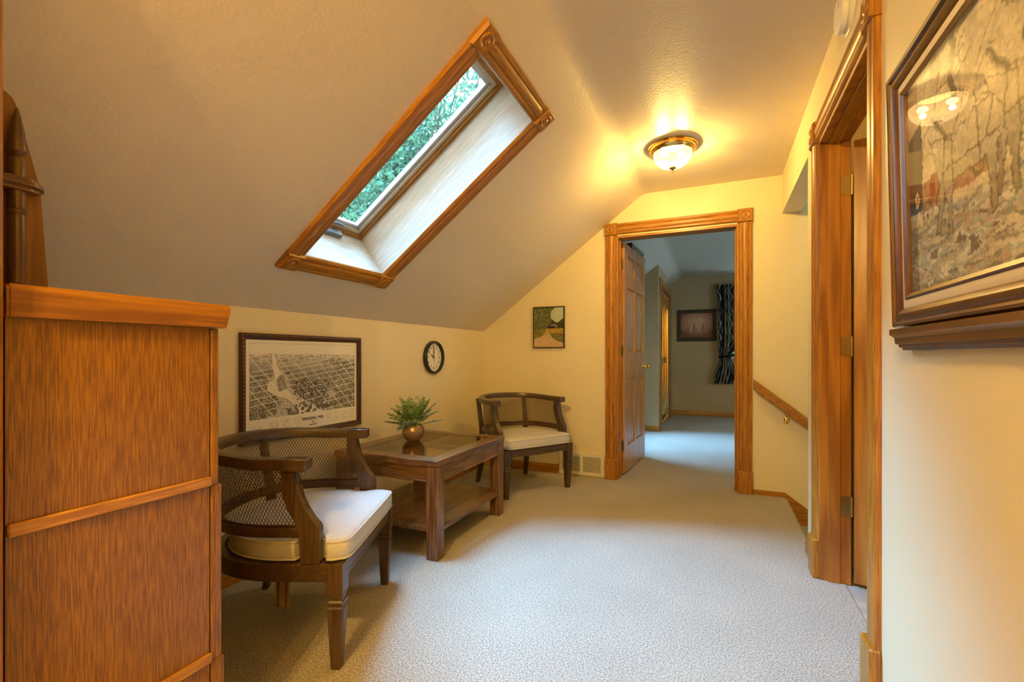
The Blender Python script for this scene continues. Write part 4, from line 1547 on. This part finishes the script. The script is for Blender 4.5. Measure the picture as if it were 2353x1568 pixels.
# --- large painting on the right wall
def paint_image():
    h, w = 330, 460
    Y, X = np.mgrid[0:h, 0:w].astype(float)
    x, y = X / w, Y / h
    n, n2, n3 = fnoise(h, w, 26, 81), fnoise(h, w, 7, 82), vnoise(h, w, 60, 83)
    streak = vnoise(h, w // 1, 4, 84)
    img = np.ones((h, w, 3)) * np.array([.72, .63, .46])
    img *= (.72 + .55 * n)[..., None]
    # snowy tree line and bare boughs
    up = y < .30
    img[up] = img[up] * (.70 + .6 * n2[up][:, None])
    d = np.full((h, w), 9.)
    rr = random.Random(3)
    for k in range(46):
        a, b = rr.random(), rr.uniform(.02, .5)
        e, f = a + rr.uniform(-.10, .10), b + rr.uniform(-.16, .10)
        d = np.minimum(d, seg_dist(x, y * .7, a, b * .7, e, f * .7))
    img[d < .0028] *= np.array([.45, .40, .33])
    tr = (np.abs(x - .30 - .01 * np.sin(y * 30)) < .014) & (y < .26)
    img[tr] = np.array([.20, .17, .11])
    # red shed side with wagon wheels
    shed = (y > .50) & (y < .64) & (x > .08) & (x < .52)
    img[shed] = np.array([.44, .27, .18]) * (.7 + .6 * n2[shed][:, None])
    rd = (np.abs(x - .17) < .018) & (y > .50) & (y < .62)
    img[rd] = np.array([.36, .10, .05])
    for (cx_, cy_, r) in ((.135, .66, .055), (.225, .62, .05), (.24, .70, .055), (.42, .56, .06), (.60, .62, .08)):
        e = np.hypot((x - cx_) * 1.9, y - cy_)
        q = (np.abs(e - r * 1.1) < .009 * n2 + .003) | (e < .012)
        img[q] = img[q] * .25 + np.array([.06, .045, .03])
        for k in range(8):
            t = k * math.pi / 4
            q = seg_dist(x * 1.9, y, cx_ * 1.9, cy_, cx_ * 1.9 + r * 1.05 * math.cos(t), cy_ + r * 1.05 * math.sin(t)) < .003
            img[q] = img[q] * .45 + np.array([.05, .035, .02])
    # rutted snowy ground in broken strokes
    g = y > .67 + .05 * (n3 - .5)
    st = vnoise(h, w, 9, 90)
    st = .6 * np.repeat(vnoise(h, w // 4 + 1, 9, 91), 4, axis=1)[:, :w] + .4 * np.repeat(vnoise(h, w // 5 + 1, 5, 92), 5, axis=1)[:, :w]
    cols_ = np.array([[.60, .53, .43], [.26, .27, .24], [.50, .39, .31], [.40, .45, .40], [.70, .65, .55], [.19, .17, .16]])
    idx = np.clip(((st - .2) * 9.5).astype(int), 0, 5)
    gg = cols_[idx] * (.75 + .5 * n2[..., None])
    img[g] = gg[g]
    for k in range(60):
        a, b = rr.random(), rr.uniform(.68, 1)
        q = seg_dist(x, y * .7, a, b * .7, a + rr.uniform(.02, .08), b * .7 + rr.uniform(-.012, .012)) < rr.uniform(.002, .006)
        img[q] = cols_[rr.randrange(6)]
    # harnessed horses, facing left: pale greys in front of bays
    HB_ = [(.00, .20), (.05, .10), (.12, .05), (.15, .00), (.18, .04), (.26, .14), (.34, .24), (.46, .28), (.62, .26), (.78, .24), (.90, .28), (.96, .38), (1.0, .56), (.98, .74), (.955, .72), (.95, .52), (.92, .56), (.90, .72), (.905, .98), (.85, 1.0), (.84, .80), (.80, .62), (.62, .62), (.46, .62), (.42, .78), (.43, .99), (.37, 1.0), (.365, .80), (.33, .64), (.30, .80), (.26, .96), (.21, .94), (.25, .76), (.26, .58), (.21, .42), (.17, .30), (.10, .26), (.03, .28)]
    for (hx_, hy_, hw_, hh_, col) in ((.60, .16, .46, .62, (.40, .24, .12)), (.40, .20, .42, .58, (.66, .57, .42)), (.10, .24, .44, .56, (.74, .66, .50)), (.72, .22, .42, .62, (.30, .19, .11))):
        P_ = [(hx_ + a * hw_, hy_ + b * hh_) for a, b in HB_]
        q = inpoly(x, y, P_)
        v_ = (y - hy_) / hh_
        img[q] = np.array(col) * (.62 + .62 * n2[q][:, None]) * (1.18 - .75 * np.clip(v_[q][:, None], 0, 1))
        dd_ = np.full((h, w), 9.)
        for (a, b), (c, e) in zip(P_, P_[1:] + P_[:1]):
            dd_ = np.minimum(dd_, seg_dist(x, y * .72, a, b * .72, c, e * .72))
        o_ = (dd_ < .0035) & (n2 > .40)
        img[o_] = img[o_] * .45
        mane = seg_dist(x, y * .72, hx_ + .17 * hw_, (hy_ + .04 * hh_) * .72, hx_ + .36 * hw_, (hy_ + .26 * hh_) * .72) < .012 * n2 + .004
        img[mane] = img[mane] * .5
        for (a, b, c, e) in ((.34, .24, .30, .56), (.42, .28, .44, .62), (.30, .50, .95, .50), (.70, .26, .74, .62), (.10, .14, .16, .27), (.16, .20, .42, .30), (.88, .28, .80, .50)):
            q = seg_dist(x, y * .72, hx_ + a * hw_, (hy_ + b * hh_) * .72, hx_ + c * hw_, (hy_ + e * hh_) * .72) < .0034
            img[q] = img[q] * .3 + np.array([.05, .035, .02])
    # dark slate post at the left with a round badge
    post = (x < .095 + .010 * y) & (y > .24 - .4 * x) & (y < .62)
    img[post] = np.array([.055, .052, .058]) * (.6 + .9 * n2[post][:, None])
    lower = (x < .055) & (y >= .62)
    img[lower] = img[lower] * .55
    e = np.hypot((x - .058) * 2.6, y - .555)
    img[e < .034] = np.array([.62, .54, .42])
    img[e < .018] = np.array([.25, .06, .05])
    left = (x < .075) & (y < .24 - .4 * x)
    img[left] = np.array([.50, .37, .26]) * (.8 + .4 * n2[left][:, None])
    # broken brushwork and soft edges
    sx, sy = ((n3 - .5) * 8 + (n2 - .5) * 9).astype(int), ((n - .5) * 14 + (streak - .5) * 6).astype(int)
    yy, xx = np.clip(np.arange(h)[:, None] + sy, 0, h - 1), np.clip(np.arange(w)[None, :] + sx, 0, w - 1)
    img = img[yy, xx]
    soft = img.copy()
    for dy, dx in ((0, 1), (1, 0), (0, -1), (-1, 0)):
        soft = soft + np.roll(np.roll(img, dy, 0), dx, 1)
    img = 1.0 * soft / 5 * (.86 + .28 * vnoise(h, w, 3, 99))[..., None]
    return img


pa = thing('framed_painting', 'large glazed painting of horses and wagons in a deep walnut frame', 'picture', (XR, 1.03, 1.125))
LEAN = math.radians(1.2)
V_ = Vector((-math.sin(LEAN), 0, math.cos(LEAN)))
U_ = Vector((0, -1, 0))
OUT = Vector((-math.cos(LEAN), 0, -math.sin(LEAN)))
P0 = Vector((XR - .004, 1.500, 1.130))
PWD, PHT = 0.92, 0.640
GF = [(0, 0), (0, .020), (.003, .026), (.008, .028), (.013, .026), (.016, .020), (.022, .023), (.032, .024), (.042, .018), (.046, .012), (.046, 0)]
rail_frame(pa, GF, 'frame_walnut', P0, U_, V_, OUT, PWD, PHT)
LN = [(.045, 0), (.045, .014), (.048, .015), (.065, .015), (.067, .013), (.067, 0)]
IN = [(.066, 0), (.066, .017), (.070, .019), (.079, .014), (.080, 0)]
rail_frame(pa, LN, 'mat_cream', P0, U_, V_, OUT, PWD, PHT, 'liner_rail')
rail_frame(pa, IN, 'frame_walnut', P0, U_, V_, OUT, PWD, PHT, 'inner_rail')
b0 = P0 + U_ * .079 + V_ * .079 + OUT * .006
print_grid('print', paint_image(), tuple(b0), tuple(U_ * (PWD - .158)), tuple(V_ * (PHT - .158)), pa)
bm = bmesh.new()
g0 = P0 + U_ * .076 + V_ * .076 + OUT * .0115
vs = [g0, g0 + U_ * (PWD - .152), g0 + U_ * (PWD - .152) + V_ * (PHT - .152), g0 + V_ * (PHT - .152)]
poly_prism(bm, [(0, 0), (1, 0), (1, 1), (0, 1)], lambda a, b, c: g0 + U_ * (a * (PWD - .152)) + V_ * (b * (PHT - .152)) + OUT * c, 0, .0018)
world_child(finish('picture_glass', bm, 'picture_glass', pa))
lg = thing('picture_ledge', 'stepped dark wooden ledge fixed just below the big painting', 'ledge', (XR, 1.0, 1.07))
bm = bmesh.new()
LP = [(0, 0), (.018, 0), (.020, .006), (.026, .007), (.028, .014), (.034, .015), (.036, .030), (.040, .034), (.046, .038), (.046, .052), (0, .052)]
sweep(bm, LP, (XR, 1.463, 1.072), (XR, .62, 1.072), (-1, 0, 0), (0, 0, 1))
world_child(finish('moulding', bm, 'frame_walnut_y', lg, 25))


# --- print in the bedroom
def people_image():
    h, w = 70, 100
    Y, X = np.mgrid[0:h, 0:w].astype(float)
    x, y = X / w, Y / h
    n = fnoise(h, w, 6, 95)
    v = np.clip(1.15 - 1.6 * np.hypot((x - .5) * .9, (y - .38)), .25, 1)
    img = (np.array([.60, .40, .25]) * v[..., None]) * (.75 + .5 * n[..., None])
    img[..., 0] += .07
    for cx_, hh, c in ((.32, .46, (.60, .42, .28)), (.42, .42, (.34, .16, .10)), (.56, .38, (.62, .45, .30)), (.70, .42, (.34, .16, .10))):
        b = (np.abs(x - cx_) < .020 + .014 * (y - hh)) & (y > hh) & (y < .75)
        img[b] = c
        e = np.hypot((x - cx_) * 1.4, y - hh + .02) < .035
        img[e] = (.5, .32, .2)
    return img


pp_ = thing('bedroom_print', 'dark-framed reddish old group photograph on the bedroom end wall', 'picture', (-.325, YB1, 1.3))
rail_frame(pp_, [(0, 0), (0, .02), (.005, .024), (.055, .022), (.062, .012), (.064, 0)], 'frame_rustic', (-.648, YB1, 1.300), (1, 0, 0), (0, 0, 1), (0, -1, 0), .645, .552)
print_grid('print', people_image(), (-.588, YB1 - .009, 1.360), (.525, 0, 0), (0, 0, .432), pp_)

# ------------------------------------------------------------------ wall clock
ck = thing('wall_clock', 'round black-rimmed wall clock showing ten o\'clock on the knee wall', 'clock', (XL, 3.108, 1.042))
KC = Vector((XL, 3.108, 1.042))
kf = lambda x, y, z: KC + Vector((z, -y, x)) if False else KC + Vector((z, y, x))
bm = bmesh.new()
R_ = .130
lathe(bm, [(R_ - .004, 0), (R_, .006), (R_, .026), (R_ - .004, .034), (R_ - .010, .036), (R_ - .017, .032), (R_ - .020, .016), (R_ - .020, .010), (R_ - .03, .006), (0, .006)], kf, 56)
world_child(finish('rim', bm, 'dark_plastic', ck, 40))
bm = bmesh.new()
lathe(bm, [(R_ - .020, .012), (0, .012)], kf, 48)
world_child(finish('dial', bm, 'clock_face', ck))
for i in range(1, 13):
    a = math.radians(30 * i)
    place_text('numeral', str(i), .033, KC + Vector((.0128, .083 * math.sin(a), .083 * math.cos(a))), (0, 1, 0), (0, 0, 1), ck)
for nm, ang, ln, back, w in (('hour_hand', 300, .052, .010, .0042), ('minute_hand', 0, .076, .012, .0034), ('second_hand', 172, .045, .085, .0010)):
    a = math.radians(ang)
    d = Vector((0, math.sin(a), math.cos(a)))
    p = Vector((0, math.cos(a), -math.sin(a)))
    bm = bmesh.new()
    c = KC + Vector((.0165 if nm != 'hour_hand' else .0148, 0, 0))
    vs = [bm.verts.new(c - d * back - p * w), bm.verts.new(c - d * back + p * w), bm.verts.new(c + d * ln * .6 + p * w), bm.verts.new(c + d * ln), bm.verts.new(c + d * ln * .6 - p * w)]
    r = bmesh.ops.extrude_face_region(bm, geom=[bm.faces.new(vs)])
    bmesh.ops.translate(bm, vec=(.0012, 0, 0), verts=[v for v in r['geom'] if isinstance(v, bmesh.types.BMVert)])
    world_child(finish(nm, bm, 'ink', ck))
bm = bmesh.new()
lathe(bm, [(.0055, .012), (.0055, .020), (0, .0205)], kf, 16)
world_child(finish('spindle_cap', bm, 'old_brass', ck, 40))
bm = bmesh.new()
lathe(bm, [(R_ - .018, .026), (R_ - .05, .0275), (0, .028)], kf, 40)
world_child(finish('crystal', bm, 'picture_glass', ck, 60))

# ------------------------------------------------------------------ floor register
vr = thing('wall_register', 'cream metal heating register low on the end wall by the doorway', 'vent', (-1.087, YF, .1))
VX0, VX1, VZ0, VZ1 = -1.292, -.884, .008, .197
bm = bmesh.new()
T_ = .010
cols_v = [(VX0 + .030, -1.101), (-1.078, VX1 - .034)]
z0, z1 = VZ0 + .026, VZ1 - .026
for (a, b, c, d) in ((VX0, cols_v[0][0], VZ0, VZ1), (cols_v[0][1], cols_v[1][0], z0, z1), (cols_v[1][1], VX1, VZ0, VZ1), (cols_v[0][0], cols_v[1][1], VZ0, z0), (cols_v[0][0], cols_v[1][1], z1, VZ1)):
    box(bm, a, b, YF - T_, YF + .001, c, d)
world_child(finish('face_plate', bm, 'register_enamel', vr))
bx('duct_shade', 'slot_dark', vr, VX0 + .02, VX1 - .02, YF - .0015, YF + .0005, z0 - .004, z1 + .004)  # thin dark sheet: shade inside the duct put in as colour
nl = 15
for a, b in cols_v:
    for i in range(nl):
        z = z0 + (i + .5) * (z1 - z0) / nl
        bm = bmesh.new()
        yz(bm, [(YF - T_ + .001, z - .0026), (YF - T_ + .001, z + .0024), (YF - T_ + .003, z + .0024), (YF - .0018, z + .0004), (YF - .0018, z - .0010)], a, b)
        world_child(finish('louver', bm, 'register_enamel', vr))
for x in (VX0 + .012, VX1 - .012):
    bm = bmesh.new()
    lathe(bm, [(.0035, T_), (.0035, T_ + .0012), (0, T_ + .0018)], lambda a, b, c: Vector((x + a, YF - c, .10 + b)), 10)
    world_child(finish('screw', bm, 'old_brass', vr))

# ------------------------------------------------------------------ ceiling lamps
def make_lamp(name, label, loc, light):
    t = thing(name, label, 'ceiling lamp', loc)
    bm = bmesh.new()
    lathe(bm, [(.08, 0), (.150, 0), (.152, -.006), (.148, -.013), (.140, -.016), (.138, -.022), (.142, -.027), (.137, -.034), (.128, -.038), (.122, -.044), (.118, -.044), (.118, -.030), (.08, -.02)], n=64)
    finish('brass_pan', bm, 'brass', t, 35)
    bm = bmesh.new()
    pr = []
    for i in range(15):
        a = math.radians(90 * i / 14)
        pr.append((.119 * math.cos(a) ** .75 if i < 14 else .010, -.040 - .098 * math.sin(a)))
    lathe(bm, pr, n=84, rib=-.035)
    finish('glass_dome', bm, 'lamp_glass', t)
    bm = bmesh.new()
    lathe(bm, [(0, -.128), (.012, -.130), (.022, -.136), (.021, -.141), (.013, -.145), (.008, -.149), (.0045, -.156), (.0065, -.160), (.005, -.166), (0, -.168)], n=24)
    finish('finial', bm, 'old_brass', t, 50)
    for k, (x, y) in enumerate(((-.055, -.02), (.055, .02))):
        bm = bmesh.new()
        bmesh.ops.create_uvsphere(bm, u_segments=16, v_segments=10, radius=.017, matrix=Matrix.Translation((x, y, -.050)) @ Matrix.Diagonal((1.5, 1, 1, 1)))
        b = finish('bulb', bm, 'bulb_glow', t, 60)
        if light:
            ld = bpy.data.lights.new('bulb_light', 'POINT')
            ld.energy = light
            ld.color = LAMP
            ld.shadow_soft_size = .012
            lo = bpy.data.objects.new('bulb_light', ld)
            COL.objects.link(lo)
            lo.parent = t
            lo.location = (x, y, -.084)
    return t


make_lamp('ceiling_lamp', 'brass flush ceiling lamp with a lit ribbed glass dome', (-.262, 3.165, ZC), P_LAMP)
make_lamp('ceiling_lamp', 'unseen brass flush ceiling lamp added behind the camera for warm light in the hall', (-.48, -.85, ZC), P_LAMP * 5.8)  # out of view, added to fill the near hall with warm light
make_lamp('ceiling_lamp', 'unseen brass flush ceiling lamp added to light the bathroom', (1.25, 1.75, 2.403), P_LAMP * .35)  # out of view, added for the warm glow above the open door

# ------------------------------------------------------------------ smoke detector
sm = thing('smoke_detector', 'white round smoke detector high on the right wall over the doorway', 'smoke detector', (XR, 2.06, 2.318))
sf = lambda x, y, z: Vector((XR - z * .74, 2.060 + x, 2.318 + y * .98))
bm = bmesh.new()
lathe(bm, [(0, 0), (.078, 0), (.078, .006), (.074, .009), (.072, .010), (.072, .016), (0, .016)], sf, 48)
world_child(finish('mounting_ring', bm, 'white_plastic', sm, 30))
bm = bmesh.new()
lathe(bm, [(0, .016), (.064, .016), (.064, .021), (.070, .023), (.070, .040), (.066, .048), (.056, .053), (0, .055)], sf, 48)
world_child(finish('cover', bm, 'white_plastic', sm, 35))
for k in range(3):
    bm = bmesh.new()
    lathe(bm, [(.0022, .0505), (.0022, .0548), (0, .055)], lambda x, y, z, k=k: sf(x - .030, y + .028 - .009 * k, z), 8)
    world_child(finish('status_hole', bm, 'slot_dark', sm))

# ------------------------------------------------------------------ handrail
hr = thing('handrail', 'oak handrail slanting down the end wall above the stairs', 'handrail', (.25, YF - .06, .84))
bm = bmesh.new()
HP = [(-.024, -.020), (-.018, -.031), (.018, -.031), (.024, -.020), (.021, -.004), (.026, .010), (.020, .026), (.008, .033), (-.008, .033), (-.020, .026), (-.026, .010), (-.021, -.004)]
hd = Vector((1, 0, -.79)).normalized()
hu = Vector((.79, 0, 1)).normalized()
sweep(bm, [(a, b) for a, b in HP], Vector((.2515, YF - .068, .838)), Vector((.2515, YF - .068, .838)) + hd * 1.75, (0, 1, 0), hu)
for v in bm.verts:
    if v.co.x < .30 and v.co.x < .2515 + .03:
        t = (.2515 - v.co.x) / hd.x
        v.co += hd * t
world_child(finish('rail', bm, 'frame_walnut_x' if False else 'oak_x', hr, 35))
for x in (.475, 1.25):
    zr = .838 - .79 * (x - .2515)
    b = None
    bm = bmesh.new()
    lathe(bm, [(0, 0), (.020, 0), (.020, .004), (.013, .009), (.009, .010), (0, .010)], lambda a, q, c: Vector((x + a, YF - c, zr - .085 + q * 1.5)), 20)
    tube(bm, [(x, YF - .006, zr - .085), (x, YF - .045, zr - .085), (x, YF - .066, zr - .070), (x, YF - .068, zr - .036)], .006, 10)
    box(bm, x - .022, x + .022, YF - .078, YF - .058, zr - .038, zr - .033)
    world_child(finish('bracket', bm, 'brass', hr, 40))

# ------------------------------------------------------------------ oak bookcase
bk = thing('bookcase', 'sectional oak bookcase end filling the left foreground', 'bookcase', (-1.5, .57, 0))
XB, XB0 = -1.150, -2.02
YK0, YK1 = .392, .757
ZS = [(.0, .300, .035), (.324, .736, .028), (.760, 1.128, .020)]
for i, (z0, z1, fd) in enumerate(ZS):
    bx('side_panel', 'cabinet_oak_z', bk, XB - .018, XB, YK0 + (.0), YK1 - .004, z0 - (.024 if i else 0), z1)
    bx('side_panel', 'cabinet_oak_z', bk, XB0, XB0 + .018, YK0, YK1 - .004, z0 - (.024 if i else 0), z1)
    bx('corner_post', 'cabinet_oak_z', bk, XB - .040, XB + .001, YK1, YK1 + fd, z0 - (.026 if i else 0), z1 - .002, .003)
    bx('corner_post', 'cabinet_oak_z', bk, XB0 - .001, XB0 + .040, YK1, YK1 + fd, z0 - (.026 if i else 0), z1 - .002, .003)
    dr = bx('door', 'cabinet_oak_x', bk, XB0 + .042, XB - .042, YK1 - .004, YK1 + fd - .004, z0 + .004, z1 - .006, .003)
    bm = bmesh.new()
    lathe(bm, [(.006, 0), (.006, .012), (.012, .018), (.010, .025), (0, .027)], lambda a, b, c: Vector(((XB + XB0) / 2 + a, YK1 + fd - .004 + c, z0 + .05 + b)), 16)
    world_child(finish('knob', bm, 'brass', dr, 50))
    bx('section_top', 'cabinet_oak_x', bk, XB0 + .018, XB - .018, YK0, YK1 - .004, z1 - .018, z1)
    bx('back_panel', 'cabinet_oak_x', bk, XB0 + .018, XB - .018, YK0, YK0 + .008, z0, z1 - .018)
bx('joint_strip', 'strip_oak_y', bk, XB, XB + .010, YK0, YK1 - .002, .736, .760, .0025)
bx('joint_strip', 'strip_oak_y', bk, XB, XB + .010, YK0, YK1 - .002, .300, .324, .0025)
bm = bmesh.new()
yz(bm, [(YK0 - .004, 1.128), (.786, 1.128), (.797, 1.170), (.797, 1.182), (.794, 1.186), (YK0 - .004, 1.186)], XB0 - .02, XB + .020)
bmesh.ops.bevel(bm, geom=[e for e in bm.edges if max(e.verts[0].co.z, e.verts[1].co.z) > 1.15], offset=.004, segments=2, affect='EDGES')
world_child(finish('cap_board', bm, 'plank_oak_y', bk, 35))

# turned-spindle shelf standing on the bookcase
ss = thing('spindle_shelf', 'old pine rack with a pointed turned spindle on top of the bookcase', 'shelf', (-1.23, .43, 1.186))
bm = bmesh.new()
SXB = -1.262
yz(bm, [(.385, 1.186), (.487, 1.186), (.474, 1.400), (.470, 1.412), (.438, 1.548), (.433, 1.558), (.425, 1.564), (.385, 1.574)], SXB, SXB + .018)
world_child(finish('side_board', bm, 'shelf_pine_z', ss))
bm = bmesh.new()
pts = [(SXB + .018, .385), (-1.203, .385), (-1.203, .448), (-1.208, .460), (-1.219, .470), (SXB + .018, .480)]
poly_prism(bm, pts, lambda a, b, c: (a, b, c), 1.376, 1.400)
bmesh.ops.bevel(bm, geom=[e for e in bm.edges if abs(e.verts[0].co.z - e.verts[1].co.z) < 1e-5], offset=.008, segments=3, affect='EDGES')
world_child(finish('shelf_board', bm, 'shelf_pine_y', ss, 40))
bm = bmesh.new()
scx, scy = -1.230, .435
pr = [(0, 1.187), (.0165, 1.187), (.0165, 1.193), (.012, 1.198), (.0125, 1.22), (.0135, 1.27), (.0125, 1.325), (.012, 1.329), (.0145, 1.332), (.0145, 1.338), (.012, 1.340), (.013, 1.370), (.013, 1.412), (.0135, 1.428), (.0145, 1.432), (.014, 1.437), (.0095, 1.442), (.0105, 1.446), (.0150, 1.451), (.0142, 1.462), (.0110, 1.490), (.006, 1.518), (.002, 1.534), (0, 1.537)]
lathe(bm, pr, lambda x, y, z: Vector((scx + x, scy + y, z)), 28)
world_child(finish('spindle', bm, 'spindle_pine_z', ss, 40))

# ------------------------------------------------------------------ bedroom fittings
# mirrored folding closet doors in brass frames
cd = thing('closet_door', 'brass-edged mirrored folding closet doors in the bedroom', 'closet door', (XCL, 7.6, 0))
ya, yb = 6.925, 8.295
for k in range(4):
    y0, y1 = ya + (yb - ya) * k / 4, ya + (yb - ya) * (k + 1) / 4
    m = bx('mirror_leaf', 'mirror', cd, XCL - .05, XCL - .03, y0 + .012, y1 - .012, .02, 2.03)
    bm = bmesh.new()
    box(bm, XCL - .055, XCL - .02, y0 + .002, y0 + .008, .012, 2.04)
    box(bm, XCL - .055, XCL - .02, y1 - .008, y1 - .002, .012, 2.04)
    box(bm, XCL - .055, XCL - .02, y0 + .014, y1 - .014, .012, .03)
    box(bm, XCL - .055, XCL - .02, y0 + .014, y1 - .014, 2.02, 2.04)
    world_child(finish('brass_edge', bm, 'brass', cd))
    if k in (1, 2):
        bx('pull', 'brass', cd, XCL - .02, XCL - .006, (y0 + y1) / 2 - .015, (y0 + y1) / 2 + .015, .93, 1.03, .004)
t3 = thing('trim_3', 'oak casing round the mirrored closet doors', 'casing', (XCL, 7.6, 0), kind='structure')
bx('casing', 'oak_z', t3, XCL - .002, XCL + .018, 6.835, 6.925, 0, 2.06, .003)
bx('casing', 'oak_z', t3, XCL - .002, XCL + .018, 8.295, 8.385, 0, 2.06, .003)
bx('casing', 'oak_y', t3, XCL - .002, XCL + .018, 6.835, 8.385, 2.06, 2.165, .003)


# curtain gathered by a tie
def curtain_image(h, w):
    Y, X = np.mgrid[0:h, 0:w].astype(float)
    x, y = X / w, Y / h
    img = np.ones((h, w, 3)) * np.array([.022, .022, .028])
    cream, green, teal = np.array([.50, .46, .34]), np.array([.09, .10, .06]), np.array([.03, .13, .22])
    z = np.floor(np.abs(((y * 15) % 2) - 1) * 5) / 5
    for xc_, w_ in ((.08, .07), (.50, .08), (.95, .06)):
        img[np.abs(x - xc_ - .07 * (z - .5)) < w_] = green
        img[np.abs(x - xc_ - .05 - .12 * (z - .5)) < .026] = cream
        img[np.abs(x - xc_ + .07 - .12 * (z - .5)) < .014] = cream * .8
    for xc_ in (.34, .66):
        img[(np.abs(x - xc_) < .017) & ((y * 50) % 1 < .85)] = cream
    for yc in (.16, .36, .56, .80):
        e = np.abs(x - .78) * 1.2 + np.abs(y - yc) * 1.6
        img[e < .15] = teal
        img[(e < .085) & (e > .06)] = cream * .7
        img[e < .03] = cream
        e = np.abs(x - .22) * 1.2 + np.abs(y - yc - .1) * 1.6
        img[e < .14] = np.array([.012, .012, .016])
        img[(e < .06) & (e > .035)] = cream * .6
    return img


ct_ = thing('curtain', 'black, cream and teal patterned curtain tied back at the bedroom window', 'curtain', (.15, YB1 - .07, .58))


def cwarp(P, u, v):
    zz = .575 + v * 1.685
    # half-width and centre change with height: gathered at the tie
    tie = np.exp(-((zz - 1.03) / .16) ** 2)
    low = np.clip((1.03 - zz) / .45, 0, 1)
    hw = .20 - .105 * tie - .035 * low + .02 * np.clip((zz - 2.0) / .2, 0, 1)
    cx_ = .215 - .075 * tie - .125 * low + 0 * zz
    cx_ = np.where(zz > 1.03, .215 - .075 * tie - .02, cx_)
    Q = P.copy()
    Q[..., 0] = cx_ + (u - .5) * 2 * hw
    Q[..., 1] = YB1 - .085 - .028 * np.sin(u * 2 * np.pi * 6.5 + 1.2 * zz) * (1 - .4 * tie)
    Q[..., 2] = zz + .012 * np.sin(u * 2 * np.pi * 6.5) * (v > .97)
    return Q


print_grid('cloth', curtain_image(150, 90), (0, YB1 - .07, .575), (.4, 0, 0), (0, 0, 1.685), ct_, 'curtain_print', cwarp)
bm = bmesh.new()
tube(bm, [(.03, YB1 - .10, 1.02), (.10, YB1 - .125, 1.035), (.18, YB1 - .125, 1.04), (.26, YB1 - .07, 1.06), (.30, YB1 - .01, 1.07)], .02, 8)
ti = finish('tie_band', bm, 'curtain_print', ct_, 60)
world_child(ti)
rd_ = thing('curtain_rod', 'thin brass curtain rod with a ball end above the bedroom window', 'curtain rod', (.6, YB1 - .034, 2.235))
bm = bmesh.new()
tube(bm, [(-.03, YB1 - .034, 2.235), (1.40, YB1 - .034, 2.235)], .008, 10)
world_child(finish('pole', bm, 'old_brass', rd_, 50))
bm = bmesh.new()
bmesh.ops.create_uvsphere(bm, u_segments=14, v_segments=8, radius=.018, matrix=Matrix.Translation((-.045, YB1 - .034, 2.235)))
world_child(finish('finial', bm, 'old_brass', rd_, 60))
for x in (-.005, 1.38):
    bx('bracket', 'old_brass', rd_, x - .008, x + .008, YB1 - .036, YB1, 2.222, 2.250)

# ------------------------------------------------------------------ trees outside the skylight and window
def tree(name, label, base, crown, rad, nleaf, size, seed, matl='tree_leaf'):
    r = np.random.default_rng(seed)
    t = thing(name, label, 'tree', tuple(base))
    c, R = np.array(crown), np.array(rad)
    # twigs first, leaves along them
    bm = bmesh.new()
    b = Vector(base)
    top = Vector(crown) + Vector((0, 0, rad[2] * .5))
    tube(bm, [b, b.lerp(top, .35) + Vector((.15, .1, 0)), b.lerp(top, .7) + Vector((-.1, .05, 0)), top], .1, 8, radii=[.20, .15, .09, .02])
    ends = []
    for k in range(46):
        f = r.uniform(.35, .95)
        s = b.lerp(top, f)
        v = r.normal(size=3)
        v /= np.linalg.norm(v)
        e = Vector(c + R * v * r.uniform(.5, .95))
        m = s.lerp(e, .5) + Vector((0, 0, r.uniform(-.1, .3)))
        tube(bm, [s, m, e], .02, 5, radii=[.035, .02, .006])
        ends.append((s, m, e))
    world_child(finish('trunk', bm, 'bark', t, 60))
    n = nleaf
    v = r.normal(size=(n, 3))
    v /= np.linalg.norm(v, axis=1)[:, None]
    P = c + v * R * (r.random((n, 1)) ** .55)
    # clump leaves
    cl = P[r.integers(0, n, size=n // 24)]
    P = cl[r.integers(0, len(cl), size=n)] + r.normal(size=(n, 3)) * .19
    a = r.normal(size=(n, 3))
    a /= np.linalg.norm(a, axis=1)[:, None]
    q = np.cross(a, r.normal(size=(n, 3)))
    q /= np.linalg.norm(q, axis=1)[:, None]
    s = size * r.uniform(.6, 1.3, size=(n, 1))
    V = np.stack([P - a * s, P + q * s * .5, P + a * s, P - q * s * .5], 1).reshape(-1, 3)
    F = np.arange(n * 4).reshape(-1, 4)
    me = bpy.data.meshes.new('foliage')
    me.from_pydata(V.tolist(), [], F.tolist())
    o = world_child(link('foliage', me, matl, t))
    o['kind'] = 'stuff'
    return t


tree('leafy_tree', 'leafy green tree seen through the skylight glass', (-6.4, 8.4, -3.0), (-6.0, 8.3, 5.2), (3.1, 3.1, 3.6), 26000, .060, 11)
tree('leafy_tree', 'paler green tree further off behind the skylight', (-17.0, 17.5, -3.0), (-16.6, 18.0, 8.0), (5.0, 5.0, 6.5), 20000, .14, 12)
tree('leafy_tree', 'bright green tree outside the curtained bedroom window', (1.3, 12.6, -3.0), (1.0, 12.4, 1.6), (2.2, 1.6, 2.4), 14000, .085, 13)
